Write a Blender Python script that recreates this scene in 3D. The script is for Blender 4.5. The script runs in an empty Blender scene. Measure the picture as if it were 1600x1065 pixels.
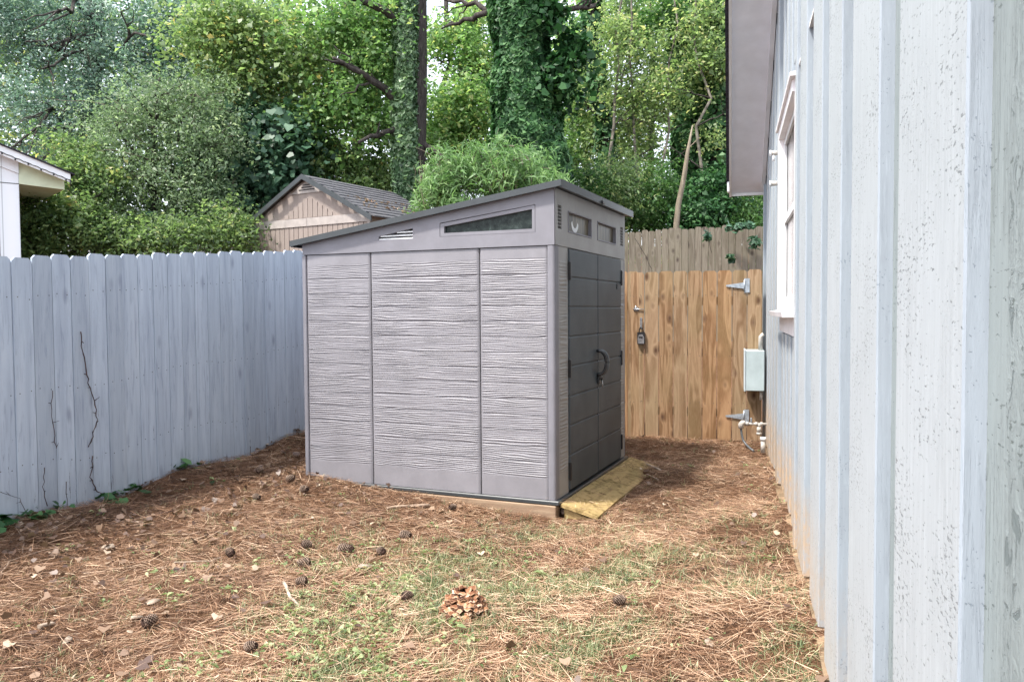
import bpy, math, random
import numpy as np
from mathutils import Vector, Matrix
random.seed(7); rng = np.random.default_rng(7)
SC = bpy.context.scene; COL = SC.collection
# ------------------------------------------------------------------ camera, sky, sun, exposure
F_, CX_, CY_ = 1240., 800., 532.5
PITCH = math.radians(2.15); ROLL = math.radians(.38); CAMZ = 1.5
fwd = np.array([0, math.cos(PITCH), -math.sin(PITCH)]); rt0 = np.array([1., 0, 0]); up0 = np.cross(rt0, fwd)
rt = rt0*math.cos(ROLL)-up0*math.sin(ROLL); up = up0*math.cos(ROLL)+rt0*math.sin(ROLL)
cd = bpy.data.cameras.new('camera'); cam = bpy.data.objects.new('camera', cd); COL.objects.link(cam); SC.camera = cam
cam.matrix_world = Matrix(((rt[0], up[0], -fwd[0], 0), (rt[1], up[1], -fwd[1], 0), (rt[2], up[2], -fwd[2], CAMZ), (0, 0, 0, 1)))
cd.sensor_width = 36; cd.lens = 36*F_/1600; cd.clip_start = .02; cd.clip_end = 1000

SUN = Vector((-.62, -.42, 1.35)).normalized()
SKY_STRENGTH, SUN_STRENGTH, SUN_ANGLE, EXPOSURE = .15, 2.5, 5.0, 1.5
w = bpy.data.worlds.new('World'); SC.world = w; w.use_nodes = True
nt = w.node_tree; nt.nodes.clear()
out = nt.nodes.new('ShaderNodeOutputWorld'); bg = nt.nodes.new('ShaderNodeBackground'); sky = nt.nodes.new('ShaderNodeTexSky')
sky.sky_type = 'NISHITA'; sky.sun_disc = False; sky.sun_elevation = math.asin(SUN.z); sky.sun_rotation = math.atan2(SUN.x, SUN.y)
sky.air_density = 1.0; sky.dust_density = 4.0; sky.ozone_density = 1.0
mx = nt.nodes.new('ShaderNodeMix'); mx.data_type = 'RGBA'; mx.inputs['Factor'].default_value = .6
mx.inputs[7].default_value = (6.5, 6.8, 7.35, 1)     # thin bright cloud over the blue
nt.links.new(sky.outputs[0], mx.inputs[6]); nt.links.new(mx.outputs[2], bg.inputs[0]); bg.inputs[1].default_value = SKY_STRENGTH
nt.links.new(bg.outputs[0], out.inputs[0])
sl = bpy.data.lights.new('sun', 'SUN'); so = bpy.data.objects.new('sun', sl); COL.objects.link(so)
sl.energy = SUN_STRENGTH; sl.angle = math.radians(SUN_ANGLE); sl.color = (1, .95, .87)
so.rotation_euler = SUN.to_track_quat('Z', 'Y').to_euler(); so.location = (-6, -4, 12)
SC.view_settings.view_transform = 'Standard'; SC.view_settings.look = 'None'
SC.view_settings.exposure = EXPOSURE; SC.view_settings.gamma = 1
SC.cycles.max_bounces = 6; SC.cycles.transparent_max_bounces = 8

# ------------------------------------------------------------------ helpers
def at(x, y, Y):                                   # a photo pixel at a given distance -> a world point
    r = fwd+rt*(x-CX_)/F_-up*(y-CY_)/F_
    return np.array([0, 0, CAMZ])+r*(Y/r[1])
def smooth(t): return t*t*(3-2*t)
def hsh(i, j, s): 
    v = np.sin(i*127.1+j*311.7+s*74.7)*43758.5453
    return v-np.floor(v)
def vn(x, y, s=0):
    x = np.asarray(x, float); y = np.asarray(y, float)
    i = np.floor(x); j = np.floor(y); a = smooth(x-i); b = smooth(y-j)
    return (hsh(i, j, s)*(1-a)+hsh(i+1, j, s)*a)*(1-b)+(hsh(i, j+1, s)*(1-a)+hsh(i+1, j+1, s)*a)*b
def fbm(x, y, s=0, o=3):
    t = 0; a = 1; n = 0
    for k in range(o): t = t+a*vn(np.asarray(x)*2**k, np.asarray(y)*2**k, s+k); n += a; a *= .5
    return t/n
def tag(o, label=None, cat=None, group=None, kind=None):
    if label: o['label'] = label
    if cat: o['category'] = cat
    if group: o['group'] = group
    if kind: o['kind'] = kind
    return o
def empty(name, loc, rz=0, label=None, cat=None, group=None):
    o = bpy.data.objects.new(name, None); o.empty_display_size = .1; COL.objects.link(o)
    o.location = tuple(float(v) for v in loc); o.rotation_euler = (0, 0, rz)
    return tag(o, label, cat, group)
def mesh_np(name, V, Fq, mats, parent=None, tint=None, smoothf=False, nper=4):
    V = np.asarray(V, np.float32); Fq = np.asarray(Fq, np.int32)
    me = bpy.data.meshes.new(name); nf = len(Fq)
    me.vertices.add(len(V)); me.vertices.foreach_set('co', V.ravel())
    me.loops.add(nf*nper); me.loops.foreach_set('vertex_index', Fq.ravel())
    me.polygons.add(nf); me.polygons.foreach_set('loop_start', np.arange(0, nf*nper, nper, dtype=np.int32))
    try: me.polygons.foreach_set('loop_total', np.full(nf, nper, np.int32))
    except Exception: pass
    if smoothf: me.polygons.foreach_set('use_smooth', np.ones(nf, bool))
    me.update(calc_edges=True)
    if tint is not None:
        a = me.attributes.new('tint', 'FLOAT', 'FACE'); a.data.foreach_set('value', np.asarray(tint, np.float32))
    for m in (mats if isinstance(mats, (list, tuple)) else [mats]): me.materials.append(m)
    o = bpy.data.objects.new(name, me); COL.objects.link(o)
    if parent: o.parent = parent
    return o
class MB:
    def __init__(s): s.v = []; s.f = []; s.m = []; s.sm = []
    def add(s, vs, fs, mi=0, sm=False):
        b = len(s.v); s.v += [tuple(float(c) for c in v) for v in vs]
        s.f += [tuple(b+i for i in f) for f in fs]; s.m += [mi]*len(fs); s.sm += [sm]*len(fs); return s
    def hexa(s, p, mi=0):                          # 8 corners: bottom 4 ccw then top 4
        return s.add(p, [(3, 2, 1, 0), (4, 5, 6, 7), (0, 1, 5, 4), (1, 2, 6, 5), (2, 3, 7, 6), (3, 0, 4, 7)], mi)
    def box(s, x0, x1, y0, y1, z0, z1, mi=0, M=None):
        p = [(x0, y0, z0), (x1, y0, z0), (x1, y1, z0), (x0, y1, z0), (x0, y0, z1), (x1, y0, z1), (x1, y1, z1), (x0, y1, z1)]
        if M is not None: p = [tuple(M @ Vector(q)) for q in p]
        return s.hexa(p, mi)
    def bbox(s, x0, x1, y0, y1, z0, z1, b=.004, mi=0):   # box with chamfered vertical+horizontal edges
        P = []
        for z, i in ((z0, b), (z0+b, 0), (z1-b, 0), (z1, b)):
            c = b
            a0, a1, c0, c1 = x0+i, x1-i, y0+i, y1-i
            P += [(a0+c, c0, z), (a1-c, c0, z), (a1, c0+c, z), (a1, c1-c, z), (a1-c, c1, z), (a0+c, c1, z), (a0, c1-c, z), (a0, c0+c, z)]
        fs = [tuple(range(7, -1, -1)), tuple(range(24, 32))]
        for k in range(3):
            for j in range(8): fs.append((k*8+j, k*8+(j+1) % 8, k*8+8+(j+1) % 8, k*8+8+j))
        return s.add(P, fs, mi)
    def prism(s, poly, fn, mi=0):                  # poly: 2-D outline; fn(u,v,t) -> 3-D for t in 0,1
        n = len(poly); P = [fn(u, v, 0) for u, v in poly]+[fn(u, v, 1) for u, v in poly]
        fs = [tuple(range(n-1, -1, -1)), tuple(range(n, 2*n))]+[(i, (i+1) % n, n+(i+1) % n, n+i) for i in range(n)]
        return s.add(P, fs, mi)
    def tube(s, pts, rad, n=8, mi=0, cap=True, sm=True):
        pts = [Vector([float(c) for c in p]) for p in pts]; R = rad if hasattr(rad, '__len__') else [rad]*len(pts)
        V = []; ref = None
        for i, p in enumerate(pts):
            t = (pts[min(i+1, len(pts)-1)]-pts[max(i-1, 0)]).normalized()
            if ref is None:
                ref = Vector((0, 0, 1)) if abs(t.z) < .9 else Vector((1, 0, 0))
            a = t.cross(ref); a = a.normalized() if a.length > 1e-6 else Vector((1, 0, 0)); b = t.cross(a); ref = -b if False else ref
            for k in range(n):
                w_ = 2*math.pi*k/n; V.append(p+(a*math.cos(w_)+b*math.sin(w_))*R[i])
        fs = []
        for i in range(len(pts)-1):
            for k in range(n): fs.append((i*n+k, (i+1)*n+k, (i+1)*n+(k+1) % n, i*n+(k+1) % n))
        s.add(V, fs, mi, sm)
        if cap:
            b = len(s.v)-len(V)
            s.f += [tuple(b+k for k in range(n)), tuple(b+(len(pts)-1)*n+k for k in range(n-1, -1, -1))]; s.m += [mi]*2; s.sm += [False]*2
        return s
    def lathe(s, prof, c=(0, 0, 0), n=20, mi=0, M=None):
        V = []
        for r, z in prof:
            for k in range(n):
                w_ = 2*math.pi*k/n; q = Vector((r*math.cos(w_), r*math.sin(w_), z))
                if M is not None: q = M @ q
                V.append((q.x+c[0], q.y+c[1], q.z+c[2]))
        fs = [(i*n+k, i*n+(k+1) % n, (i+1)*n+(k+1) % n, (i+1)*n+k) for i in range(len(prof)-1) for k in range(n)]
        return s.add(V, fs, mi, True)
    def build(s, name, mats, parent=None):
        me = bpy.data.meshes.new(name); me.from_pydata(s.v, [], s.f)
        for m in (mats if isinstance(mats, (list, tuple)) else [mats]): me.materials.append(m)
        me.polygons.foreach_set('material_index', s.m); me.polygons.foreach_set('use_smooth', s.sm); me.update()
        o = bpy.data.objects.new(name, me); COL.objects.link(o)
        if parent: o.parent = parent
        return o

# ------------------------------------------------------------------ materials
class N:
    def __init__(s, name):
        s.m = bpy.data.materials.new(name); s.m.use_nodes = True; s.t = s.m.node_tree; s.t.nodes.clear()
        s.o = s.n('OutputMaterial')
    def n(s, t, **k):
        nd = s.t.nodes.new('ShaderNode'+t)
        for a, v in k.items(): setattr(nd, a, v)
        return nd
    def l(s, a, b): s.t.links.new(a, b)
    def val(s, sock, v):
        if isinstance(v, bpy.types.NodeSocket): s.l(v, sock)
        else: sock.default_value = v
    def coord(s, sc=(1, 1, 1), rand=0, src='Object'):
        if src == 'Object': c = s.n('TexCoord').outputs['Object']
        else: c = s.n('NewGeometry').outputs['Position']
        mp = s.n('Mapping'); s.l(c, mp.inputs[0]); mp.inputs['Scale'].default_value = sc
        if rand:
            g = s.n('NewGeometry'); mu = s.n('VectorMath', operation='SCALE'); mu.inputs[0].default_value = (37.1, 19.3, 51.7)
            s.l(g.outputs['Random Per Island'], mu.inputs['Scale']); ad = s.n('VectorMath', operation='ADD')
            s.l(mp.outputs[0], ad.inputs[0]); s.l(mu.outputs[0], ad.inputs[1]); return ad.outputs[0]
        return mp.outputs[0]
    def noise(s, v, scale, detail=4, rough=.55, dist=0):
        n = s.n('TexNoise'); s.l(v, n.inputs['Vector']); n.inputs['Scale'].default_value = scale
        n.inputs['Detail'].default_value = detail; n.inputs['Roughness'].default_value = rough; n.inputs['Distortion'].default_value = dist
        return n.outputs['Fac']
    def ramp(s, f, stops, interp='LINEAR'):
        r = s.n('ValToRGB'); r.color_ramp.interpolation = interp; e = r.color_ramp.elements
        while len(e) < len(stops): e.new(.5)
        for i, (p, c) in enumerate(stops):
            e[i].position = p; e[i].color = (c, c, c, 1) if not hasattr(c, '__len__') else (*c, 1)
        s.l(f, r.inputs[0]); return r.outputs[0]
    def mix(s, f, a, b, mode='MIX'):
        m = s.n('Mix', data_type='RGBA', blend_type=mode); s.val(m.inputs[0], f)
        for k, v in ((6, a), (7, b)):
            if hasattr(v, '__len__') and not isinstance(v, bpy.types.NodeSocket): v = (*v, 1) if len(v) == 3 else v
            s.val(m.inputs[k], v)
        return m.outputs[2]
    def math(s, op, a, b=0, c=0, clamp=False):
        m = s.n('Math', operation=op, use_clamp=clamp); s.val(m.inputs[0], a); s.val(m.inputs[1], b); s.val(m.inputs[2], c); return m.outputs[0]
    def bump(s, h, strength=.5, dist=.01, nrm=None):
        b = s.n('Bump'); s.l(h, b.inputs['Height']); b.inputs['Strength'].default_value = strength; b.inputs['Distance'].default_value = dist
        if nrm: s.l(nrm, b.inputs['Normal'])
        return b.outputs[0]
    def finish(s, col, rough=.6, spec=.4, normal=None, metal=0, trans=0, tcol=None):
        p = s.n('BsdfPrincipled')
        if hasattr(col, '__len__') and not isinstance(col, bpy.types.NodeSocket): col = (*col, 1)
        s.val(p.inputs['Base Color'], col); s.val(p.inputs['Roughness'], rough); s.val(p.inputs['Specular IOR Level'], spec)
        s.val(p.inputs['Metallic'], metal)
        if normal: s.l(normal, p.inputs['Normal'])
        if trans:
            t = s.n('BsdfTranslucent'); s.val(t.inputs[0], tcol if tcol is not None else col)
            m = s.n('MixShader'); m.inputs[0].default_value = trans; s.l(p.outputs[0], m.inputs[1]); s.l(t.outputs[0], m.inputs[2]); s.l(m.outputs[0], s.o.inputs[0])
        else: s.l(p.outputs[0], s.o.inputs[0])
        return s.m

def m_plain(name, col, rough=.5, spec=.4, metal=0, var=.12, sc=6, bump=.15):
    k = N(name); v = k.coord(); f = k.noise(v, sc, 5); c2 = tuple(c*(1-var*2) for c in col); c1 = tuple(min(1, c*(1+var)) for c in col)
    c = k.ramp(f, [(.3, c2), (.7, c1)]); f2 = k.noise(v, 120, 3)
    return k.finish(c, rough, spec, k.bump(f2, bump, .003), metal)
def m_leaf(name, stops, trans=.38, rough=.45, spec=.5, tboost=1.5, dim=1.0):
    k = N(name); a = k.n('Attribute', attribute_name='tint'); stops = [(p, tuple(x*dim for x in c)) for p, c in stops]; c = k.ramp(a.outputs['Fac'], stops)
    tc = k.ramp(a.outputs['Fac'], [(p, (min(1, x[0]*tboost*.92), min(1, x[1]*tboost), x[2]*tboost*.75)) for p, x in stops])
    return k.finish(c, rough, spec, trans=trans, tcol=tc)
def m_wood(name, pale, mid, dark, green=None, gs=1., axis='z', wear=.0, tintvar=.35, rough=.75, ring=26, orange=None):
    k = N(name); rc = k.coord((1, 1, 1), rand=1)
    if axis == 'z': st = (1, 1, .09)
    elif axis == 'x': st = (.09, 1, 1)
    else: st = (1, .09, 1)
    mp = k.n('Mapping'); k.l(rc, mp.inputs[0]); mp.inputs['Scale'].default_value = st; v = mp.outputs[0]
    # knots distort the grain
    kn = k.n('TexVoronoi', feature='F1'); mk = k.n('Mapping'); k.l(rc, mk.inputs[0])
    mk.inputs['Scale'].default_value = (7, .01, 3.8) if axis == 'z' else ((2.6, 7, .01) if axis == 'x' else (7, 2.6, .01))
    k.l(mk.outputs[0], kn.inputs['Vector']); kn.inputs['Scale'].default_value = 1
    kd = kn.outputs['Distance']; near = k.ramp(kd, [(0, 1), (.42, 0)], 'EASE')
    bands = k.noise(v, 7*gs, 2, .5, .6)
    s1 = k.math('ADD', k.math('MULTIPLY', bands, ring*1.0), k.math('MULTIPLY', near, 3.2))
    rings = k.math('ADD', k.math('MULTIPLY', k.math('SINE', s1), .5), .5)
    fine = k.noise(v, 160*gs, 3, .6)
    f = k.math('ADD', k.math('MULTIPLY', rings, .62), k.math('MULTIPLY', fine, .45))
    c = k.ramp(f, [(.1, mid), (.62, pale), (.95, tuple(.5*(p+m) for p, m in zip(pale, mid)))])
    g = k.n('NewGeometry'); c = k.mix(k.math('MULTIPLY', g.outputs['Random Per Island'], tintvar), c, k.mix(.5, c, mid), 'MIX')
    c = k.mix(1, c, k.ramp(g.outputs['Random Per Island'], [(0, 1-tintvar*.6), (.5, 1), (1, 1-tintvar*.3)]), 'MULTIPLY')
    if orange: c = k.mix(k.ramp(k.math('FRACT', k.math('MULTIPLY', g.outputs['Random Per Island'], 7.3)), [(.5, 0), (1, .8)]), c, k.mix(1, c, orange, 'MULTIPLY'))
    big = k.noise(rc, 1.6, 4)
    if green: c = k.mix(k.ramp(big, [(.45, 0), (.75, .75)]), c, k.mix(.35, c, green))
    knot = k.ramp(kd, [(.05, 1), (.12, .6), (.24, 0)])
    pres = k.ramp(k.n('TexVoronoi').outputs[0], [(0, 1), (1, 1)]) if False else 1
    c = k.mix(k.math('MULTIPLY', knot, .95), c, dark)
    if wear: c = k.mix(k.ramp(k.noise(v, 40, 5, .7), [(.55, 0), (.72, wear)]), c, dark)
    return k.finish(c, rough, .25, k.bump(f, .5, .004))

M = {}
# --- plastic of the shed: smooth parts, grained panels
def m_plastic(name, col, rough=.5, mott=.08):
    k = N(name); v = k.coord(); a = k.noise(v, 3.5, 5, .6); b = k.noise(v, 260, 2)
    c = k.ramp(a, [(.3, tuple(x*(1-mott*1.6) for x in col)), (.65, tuple(x*(1+mott) for x in col))])
    g = k.noise(k.coord((1.5, 1.5, .5)), 5, 5, .65); c = k.mix(k.ramp(g, [(.52, 0), (.8, .35)]), c, tuple(min(1, x*1.25) for x in col))
    return k.finish(c, rough, .4, k.bump(b, .25, .002))
M['plastic'] = m_plastic('shed_plastic', (.20, .197, .222))
M['grain'] = m_plastic('grained_plastic', (.228, .222, .243), .45)
M['frame_light'] = m_plastic('front_plastic', (.29, .285, .28))
k = N('door_plastic'); v = k.coord(); a = k.noise(k.coord((1, .12, 1)), 60, 3); b = k.noise(v, 4, 5)
M['door'] = k.finish(k.ramp(b, [(.3, (.040, .052, .062)), (.7, (.062, .076, .088))]), .5, .4, k.bump(a, .25, .003))
M['seam'] = m_plain('seam_dark', (.03, .028, .03), .7)
M['roofdark'] = m_plain('roof_plastic', (.045, .052, .057), .38, .5, var=.1)
M['black'] = m_plain('black_plastic', (.018, .018, .02), .35, .5)
M['steelgrey'] = m_plain('grey_handle', (.10, .11, .12), .35, .5)
k = N('smoked_window'); v = k.coord((1, 1, 1)); a = k.noise(v, 22, 6, .7); b = k.noise(k.coord((1, 1, .3)), 70, 4, .7); d = k.n('TexVoronoi'); k.l(v, d.inputs['Vector']); d.inputs['Scale'].default_value = 75
c = k.ramp(a, [(.35, (.008, .012, .012)), (.55, (.024, .034, .032)), (.75, (.07, .09, .085))]); c = k.mix(k.ramp(d.outputs['Distance'], [(.06, .5), (.12, 0)]), c, (.25, .28, .27))
M['smoke'] = k.finish(c, .3, .18)
k = N('front_window'); a = k.noise(k.coord((1, 6, .8)), 3.2, 5, .6)
M['fwin'] = k.finish(k.ramp(a, [(.3, (.035, .035, .03)), (.5, (.11, .095, .075)), (.62, (.20, .18, .13)), (.75, (.05, .06, .045))]), .3, .12)
M['white'] = m_plain('white_paint', (.78, .79, .8), .45, .4, var=.04)
M['whitetrim'] = m_plain('window_trim_paint', (.82, .79, .80), .5, .3, var=.05)
M['metal'] = m_plain('galvanised_steel', (.42, .47, .52), .4, .5, .55, var=.15, sc=30)
M['chrome'] = m_plain('bright_steel', (.6, .6, .6), .25, .5, .9)
M['nail'] = m_plain('nail_head', (.09, .075, .07), .6, .3)
M['dark'] = m_plain('dark_glass', (.02, .018, .026), .1, .6)

# --- painted left fence
k = N('blue_grey_fence_paint'); rc = k.coord((1, 1, 1), rand=1); mp = k.n('Mapping'); k.l(rc, mp.inputs[0]); mp.inputs['Scale'].default_value = (1, 1, .07)
gr = k.noise(mp.outputs[0], 55, 5, .65, .8); gr2 = k.noise(mp.outputs[0], 9, 4, .6, 1.5); big = k.noise(rc, 2.2, 5)
g = k.n('NewGeometry')
c = k.ramp(gr2, [(.3, (.36, .42, .51)), (.55, (.45, .52, .61)), (.8, (.53, .595, .67))])
c = k.mix(1, c, k.ramp(g.outputs['Random Per Island'], [(0, .82), (.3, .97), (.6, 1.0), (1, .9)]), 'MULTIPLY')
c = k.mix(k.ramp(gr, [(.52, 0), (.72, .5)]), c, (.17, .20, .29)); 
vo = k.n('TexVoronoi'); mk = k.n('Mapping'); k.l(rc, mk.inputs[0]); mk.inputs['Scale'].default_value = (6, 6, 2.2); k.l(mk.outputs[0], vo.inputs['Vector']); vo.inputs['Scale'].default_value = 1
c = k.mix(k.ramp(vo.outputs['Distance'], [(.04, .55), (.16, 0)]), c, (.16, .18, .25))
chip = k.noise(mp.outputs[0], 30, 7, .8); zz = k.n('SeparateXYZ'); k.l(k.coord(), zz.inputs[0])
low = k.ramp(zz.outputs[2], [(.1, 1), (.9, 0)])
cm = k.ramp(k.math('ADD', chip, k.math('MULTIPLY', low, .09)), [(.70, 0), (.715, 1)])
c = k.mix(cm, c, (.045, .04, .045)); c = k.mix(k.math('MULTIPLY', k.ramp(zz.outputs[2], [(.0, .45), (.35, 0)]), big), c, (.3, .27, .24))
M['bluefence'] = k.finish(c, .65, .3, k.bump(k.math('ADD', gr, k.math('MULTIPLY', gr2, .6)), .55, .004))
M['greenwood'] = m_wood('yellow_treated_wood', (.43, .31, .14), (.27, .19, .085), (.05, .04, .02), green=(.14, .15, .05), axis='y', gs=.8)
gt_ = M['greenwood'].node_tree; pb = [n for n in gt_.nodes if n.type == 'BSDF_PRINCIPLED'][0]; src = pb.inputs['Base Color'].links[0].from_socket
tc = gt_.nodes.new('ShaderNodeTexCoord'); nz = gt_.nodes.new('ShaderNodeTexNoise'); nz.inputs['Scale'].default_value = 11; nz.inputs['Detail'].default_value = 8; nz.inputs['Roughness'].default_value = .7; gt_.links.new(tc.outputs['Object'], nz.inputs['Vector'])
rp = gt_.nodes.new('ShaderNodeValToRGB'); rp.color_ramp.elements[0].position = .50; rp.color_ramp.elements[0].color = (1, 1, 1, 1); rp.color_ramp.elements[1].position = .66; rp.color_ramp.elements[1].color = (.38, .36, .25, 1); gt_.links.new(nz.outputs['Fac'], rp.inputs[0])
mm = gt_.nodes.new('ShaderNodeMix'); mm.data_type = 'RGBA'; mm.blend_type = 'MULTIPLY'; mm.inputs[0].default_value = 1; gt_.links.new(src, mm.inputs[6]); gt_.links.new(rp.outputs[0], mm.inputs[7]); gt_.links.new(mm.outputs[2], pb.inputs['Base Color'])
M['gatewood'] = m_wood('new_pine_boards', (.41, .285, .18), (.165, .09, .042), (.075, .035, .02), green=(.22, .21, .10), tintvar=.4, orange=(1.0, .80, .60))
M['greywood'] = m_wood('weathered_boards', (.215, .19, .15), (.12, .10, .075), (.05, .035, .03), green=(.15, .15, .08), tintvar=.3, wear=.3)
M['skid'] = m_wood('old_timber', (.34, .25, .17), (.25, .165, .11), (.12, .08, .05), axis='x', wear=.3)

# --- peeling paint of the house
def m_siding(name, base, under, rust=True, flake=.5, rough=.55, pits=False):
    k = N(name); P = k.coord(src='Position') if False else k.coord((1, 1, 1)); 
    s = k.coord((1, 1, .13)); fine = k.noise(s, 130, 5, .7); mid = k.noise(s, 34, 6, .72, .5); big = k.noise(k.coord(), 1.3, 4)
    col = k.ramp(mid, [(.25, tuple(x*.93 for x in base)), (.6, base), (.8, tuple(min(1, x*1.05) for x in base))])
    col = k.mix(k.ramp(big, [(.35, .0), (.7, .45)]), col, tuple(x*.82 for x in base)); stk = k.noise(k.coord((1, 1, .035)), 48, 5, .65); col = k.mix(k.ramp(stk, [(.35, .55), (.6, 0)]), col, tuple(x*.8 for x in base)); col = k.mix(k.ramp(k.noise(k.coord((1, 1, .1)), 90, 4, .7), [(.55, 0), (.75, .6)]), col, tuple(min(1, x*1.18) for x in base))
    fm = k.math('ADD', k.noise(k.coord((.14, .5, .36)), 330, 4, .62), k.math('MULTIPLY', k.noise(k.coord((.35, 1, .6)), 9, 4, .6), .42))
    fl = k.ramp(fm, [(.835-.04*flake, 0), (.865-.04*flake, 1)])
    fl2 = k.ramp(k.noise(k.coord((.2, .6, .16)), 150, 6, .72), [(.685-.03*flake, 0), (.715-.03*flake, 1)])
    crk = k.ramp(k.noise(k.coord((1, 1, .04)), 36, 6, .8, 1.0), [(.485, 0), (.5, .8 if pits else .25), (.515, 0)])
    pit = k.math('MAXIMUM', fl, k.math('MAXIMUM', fl2, k.math('MULTIPLY', crk, k.ramp(k.noise(k.coord((1, 1, .6)), 3.5, 3), [(.48, 0), (.56, 1)]))))
    col = k.mix(pit, col, under)
    z = k.n('SeparateXYZ'); k.l(k.coord(), z.inputs[0])
    if rust:
        st = k.math('ADD', z.outputs[2], k.math('MULTIPLY', k.noise(k.coord((3, 3, .3)), 2.4, 4), -.75))
        far = k.ramp(z.outputs[0], [(0, 0), (1, 1)])
        rm = k.math('MULTIPLY', k.ramp(st, [(-.1, .8), (.3, 0)]), k.math('SMOOTH_MAX', k.math('MULTIPLY', k.math('SUBTRACT', z.outputs[0], 2.2), .45, clamp=True), .05, .1), clamp=True)
        rm = k.math('MULTIPLY', rm, k.ramp(k.noise(k.coord((.5, 1, .45)), 40, 6, .75), [(.36, .15), (.58, .85)])); col = k.mix(rm, col, (.50, .31, .13))
    h = k.math('ADD', k.math('MULTIPLY', fine, .25), k.math('MULTIPLY', mid, .45)); h = k.math('SUBTRACT', h, k.math('MULTIPLY', pit, .55))
    if pits:
        near = k.math('MULTIPLY', k.ramp(z.outputs[0], [(0, 0), (1, 1)]), 1)
        zone = k.math('LESS_THAN', z.outputs[0], 1.18)
        lump = k.noise(k.coord((1, 1, .55)), 26, 6, .7, 1.2); lm = k.math('MULTIPLY', k.ramp(lump, [(.57, 0), (.62, 1)]), zone)
        col = k.mix(lm, col, (.15, .18, .18)); h = k.math('SUBTRACT', h, k.math('MULTIPLY', lm, 1.6)); h = k.math('ADD', h, k.math('MULTIPLY', k.math('MULTIPLY', lump, zone), 3.0))
    return k.finish(col, rough, .35, k.bump(h, .6, .003))
M['face'] = m_siding('peeling_white_paint', (.445, .48, .50), (.21, .23, .24))
M['flank'] = m_siding('smooth_shaded_side_paint', (.325, .37, .42), (.2, .24, .28), flake=-.9)  # batten sides: same house paint, shade put in as a darker, bluer colour
M['board'] = m_siding('pale_green_grey_paint', (.27, .31, .31), (.13, .155, .15), flake=-.3, pits=True)
M['soffit'] = m_plain('soffit_paint', (.83, .87, .95), .6, .3, var=.04)
M['shingle'] = m_plain('dark_shingle', (.035, .033, .045), .8, .2, var=.4, sc=40)

# --- neighbour sheds and houses
k = N('tan_shed_panels'); zz = k.n('SeparateXYZ'); k.l(k.coord(), zz.inputs[0]); a = k.noise(k.coord((1, 1, .2)), 9, 4)
M['tan'] = k.finish(k.ramp(a, [(.3, (.235, .195, .175)), (.7, (.29, .245, .22))]), .6, .3, k.bump(k.noise(k.coord((1, 1, .1)), 60, 4), .3, .004))
M['tantrim'] = m_plain('tan_trim', (.38, .345, .325), .6, .3)
k = N('grey_shingle_roof'); br = k.n('TexBrick'); k.l(k.coord((1, 1, 1)), br.inputs['Vector']); mp = k.coord((.0, 1, 1)); 
a = k.noise(k.coord((1, 3, 1)), 5, 4, .7); b = k.noise(k.coord(), 60, 3)
M['shingroof'] = k.finish(k.mix(.3, k.ramp(a, [(.3, (.05, .05, .06)), (.7, (.14, .14, .15))]), k.ramp(b, [(.3, (.04, .04, .045)), (.7, (.2, .2, .21))])), .8, .2, k.bump(b, .4, .01))
k = N('neighbour_white_boards'); wv = k.n('TexWave', wave_type='BANDS', bands_direction='X'); k.l(k.coord(), wv.inputs['Vector']); wv.inputs['Scale'].default_value = 1.3
c = k.ramp(wv.outputs['Fac'], [(0, (.45, .48, .5)), (.02, (.74, .77, .8)), (1, (.78, .8, .83))]); M['nwhite'] = k.finish(c, .5, .3)

# --- bark, foliage
k = N('bark'); v = k.coord((1, 1, .25)); a = k.noise(v, 18, 6, .7, .6); M['bark'] = k.finish(k.ramp(a, [(.3, (.022, .02, .019)), (.55, (.07, .06, .055)), (.75, (.14, .125, .11))]), .9, .15, k.bump(a, 1, .04))
k = N('pale_bark'); v = k.coord((1, 1, .25)); a = k.noise(v, 12, 6, .7, .6); M['palebark'] = k.finish(k.ramp(a, [(.3, (.14, .115, .085)), (.6, (.27, .23, .175)), (.75, (.36, .32, .26))]), .85, .15, k.bump(a, .8, .02))
M['myrtle'] = m_leaf('pale_olive_leaves', [(0, (.05, .09, .05)), (.5, (.15, .22, .12)), (.85, (.27, .36, .21)), (1, (.45, .52, .36))], trans=.45)
M['oakleaf'] = m_leaf('blue_green_leaves', [(0, (.03, .07, .055)), (.5, (.11, .19, .155)), (.85, (.23, .34, .28)), (1, (.42, .52, .43))], trans=.4)
M['yellowleaf'] = m_leaf('yellow_green_leaves', [(0, (.06, .12, .05)), (.5, (.18, .27, .10)), (.9, (.34, .42, .17)), (1, (.54, .44, .16))], trans=.45)
M['mapleleaf'] = m_leaf('bright_green_leaves', [(0, (.045, .10, .035)), (.5, (.13, .25, .08)), (.9, (.26, .40, .14)), (1, (.40, .45, .16))], trans=.45)
M['bigleaf'] = m_leaf('broad_dark_leaves', [(0, (.022, .06, .035)), (.5, (.07, .15, .09)), (.9, (.14, .26, .16)), (1, (.24, .36, .24))], trans=.3)
M['ivy'] = m_leaf('ivy_leaves', [(0, (.008, .032, .010)), (.5, (.026, .085, .028)), (.9, (.075, .175, .06)), (1, (.13, .25, .10))], trans=.25, rough=.5, spec=.25)
M['palivy'] = m_leaf('pale_ivy_leaves', [(0, (.02, .05, .02)), (.5, (.07, .14, .06)), (.9, (.19, .30, .15)), (1, (.32, .44, .26))], trans=.2, rough=.4)
M['bamboo'] = m_leaf('light_green_bamboo', [(0, (.06, .13, .04)), (.5, (.15, .27, .10)), (1, (.30, .43, .20))], trans=.4)
M['woodleaf'] = m_leaf('mixed_wood_leaves', [(0, (.04, .07, .035)), (.5, (.17, .26, .10)), (.85, (.32, .40, .17)), (1, (.48, .48, .22))], trans=.5)
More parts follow.
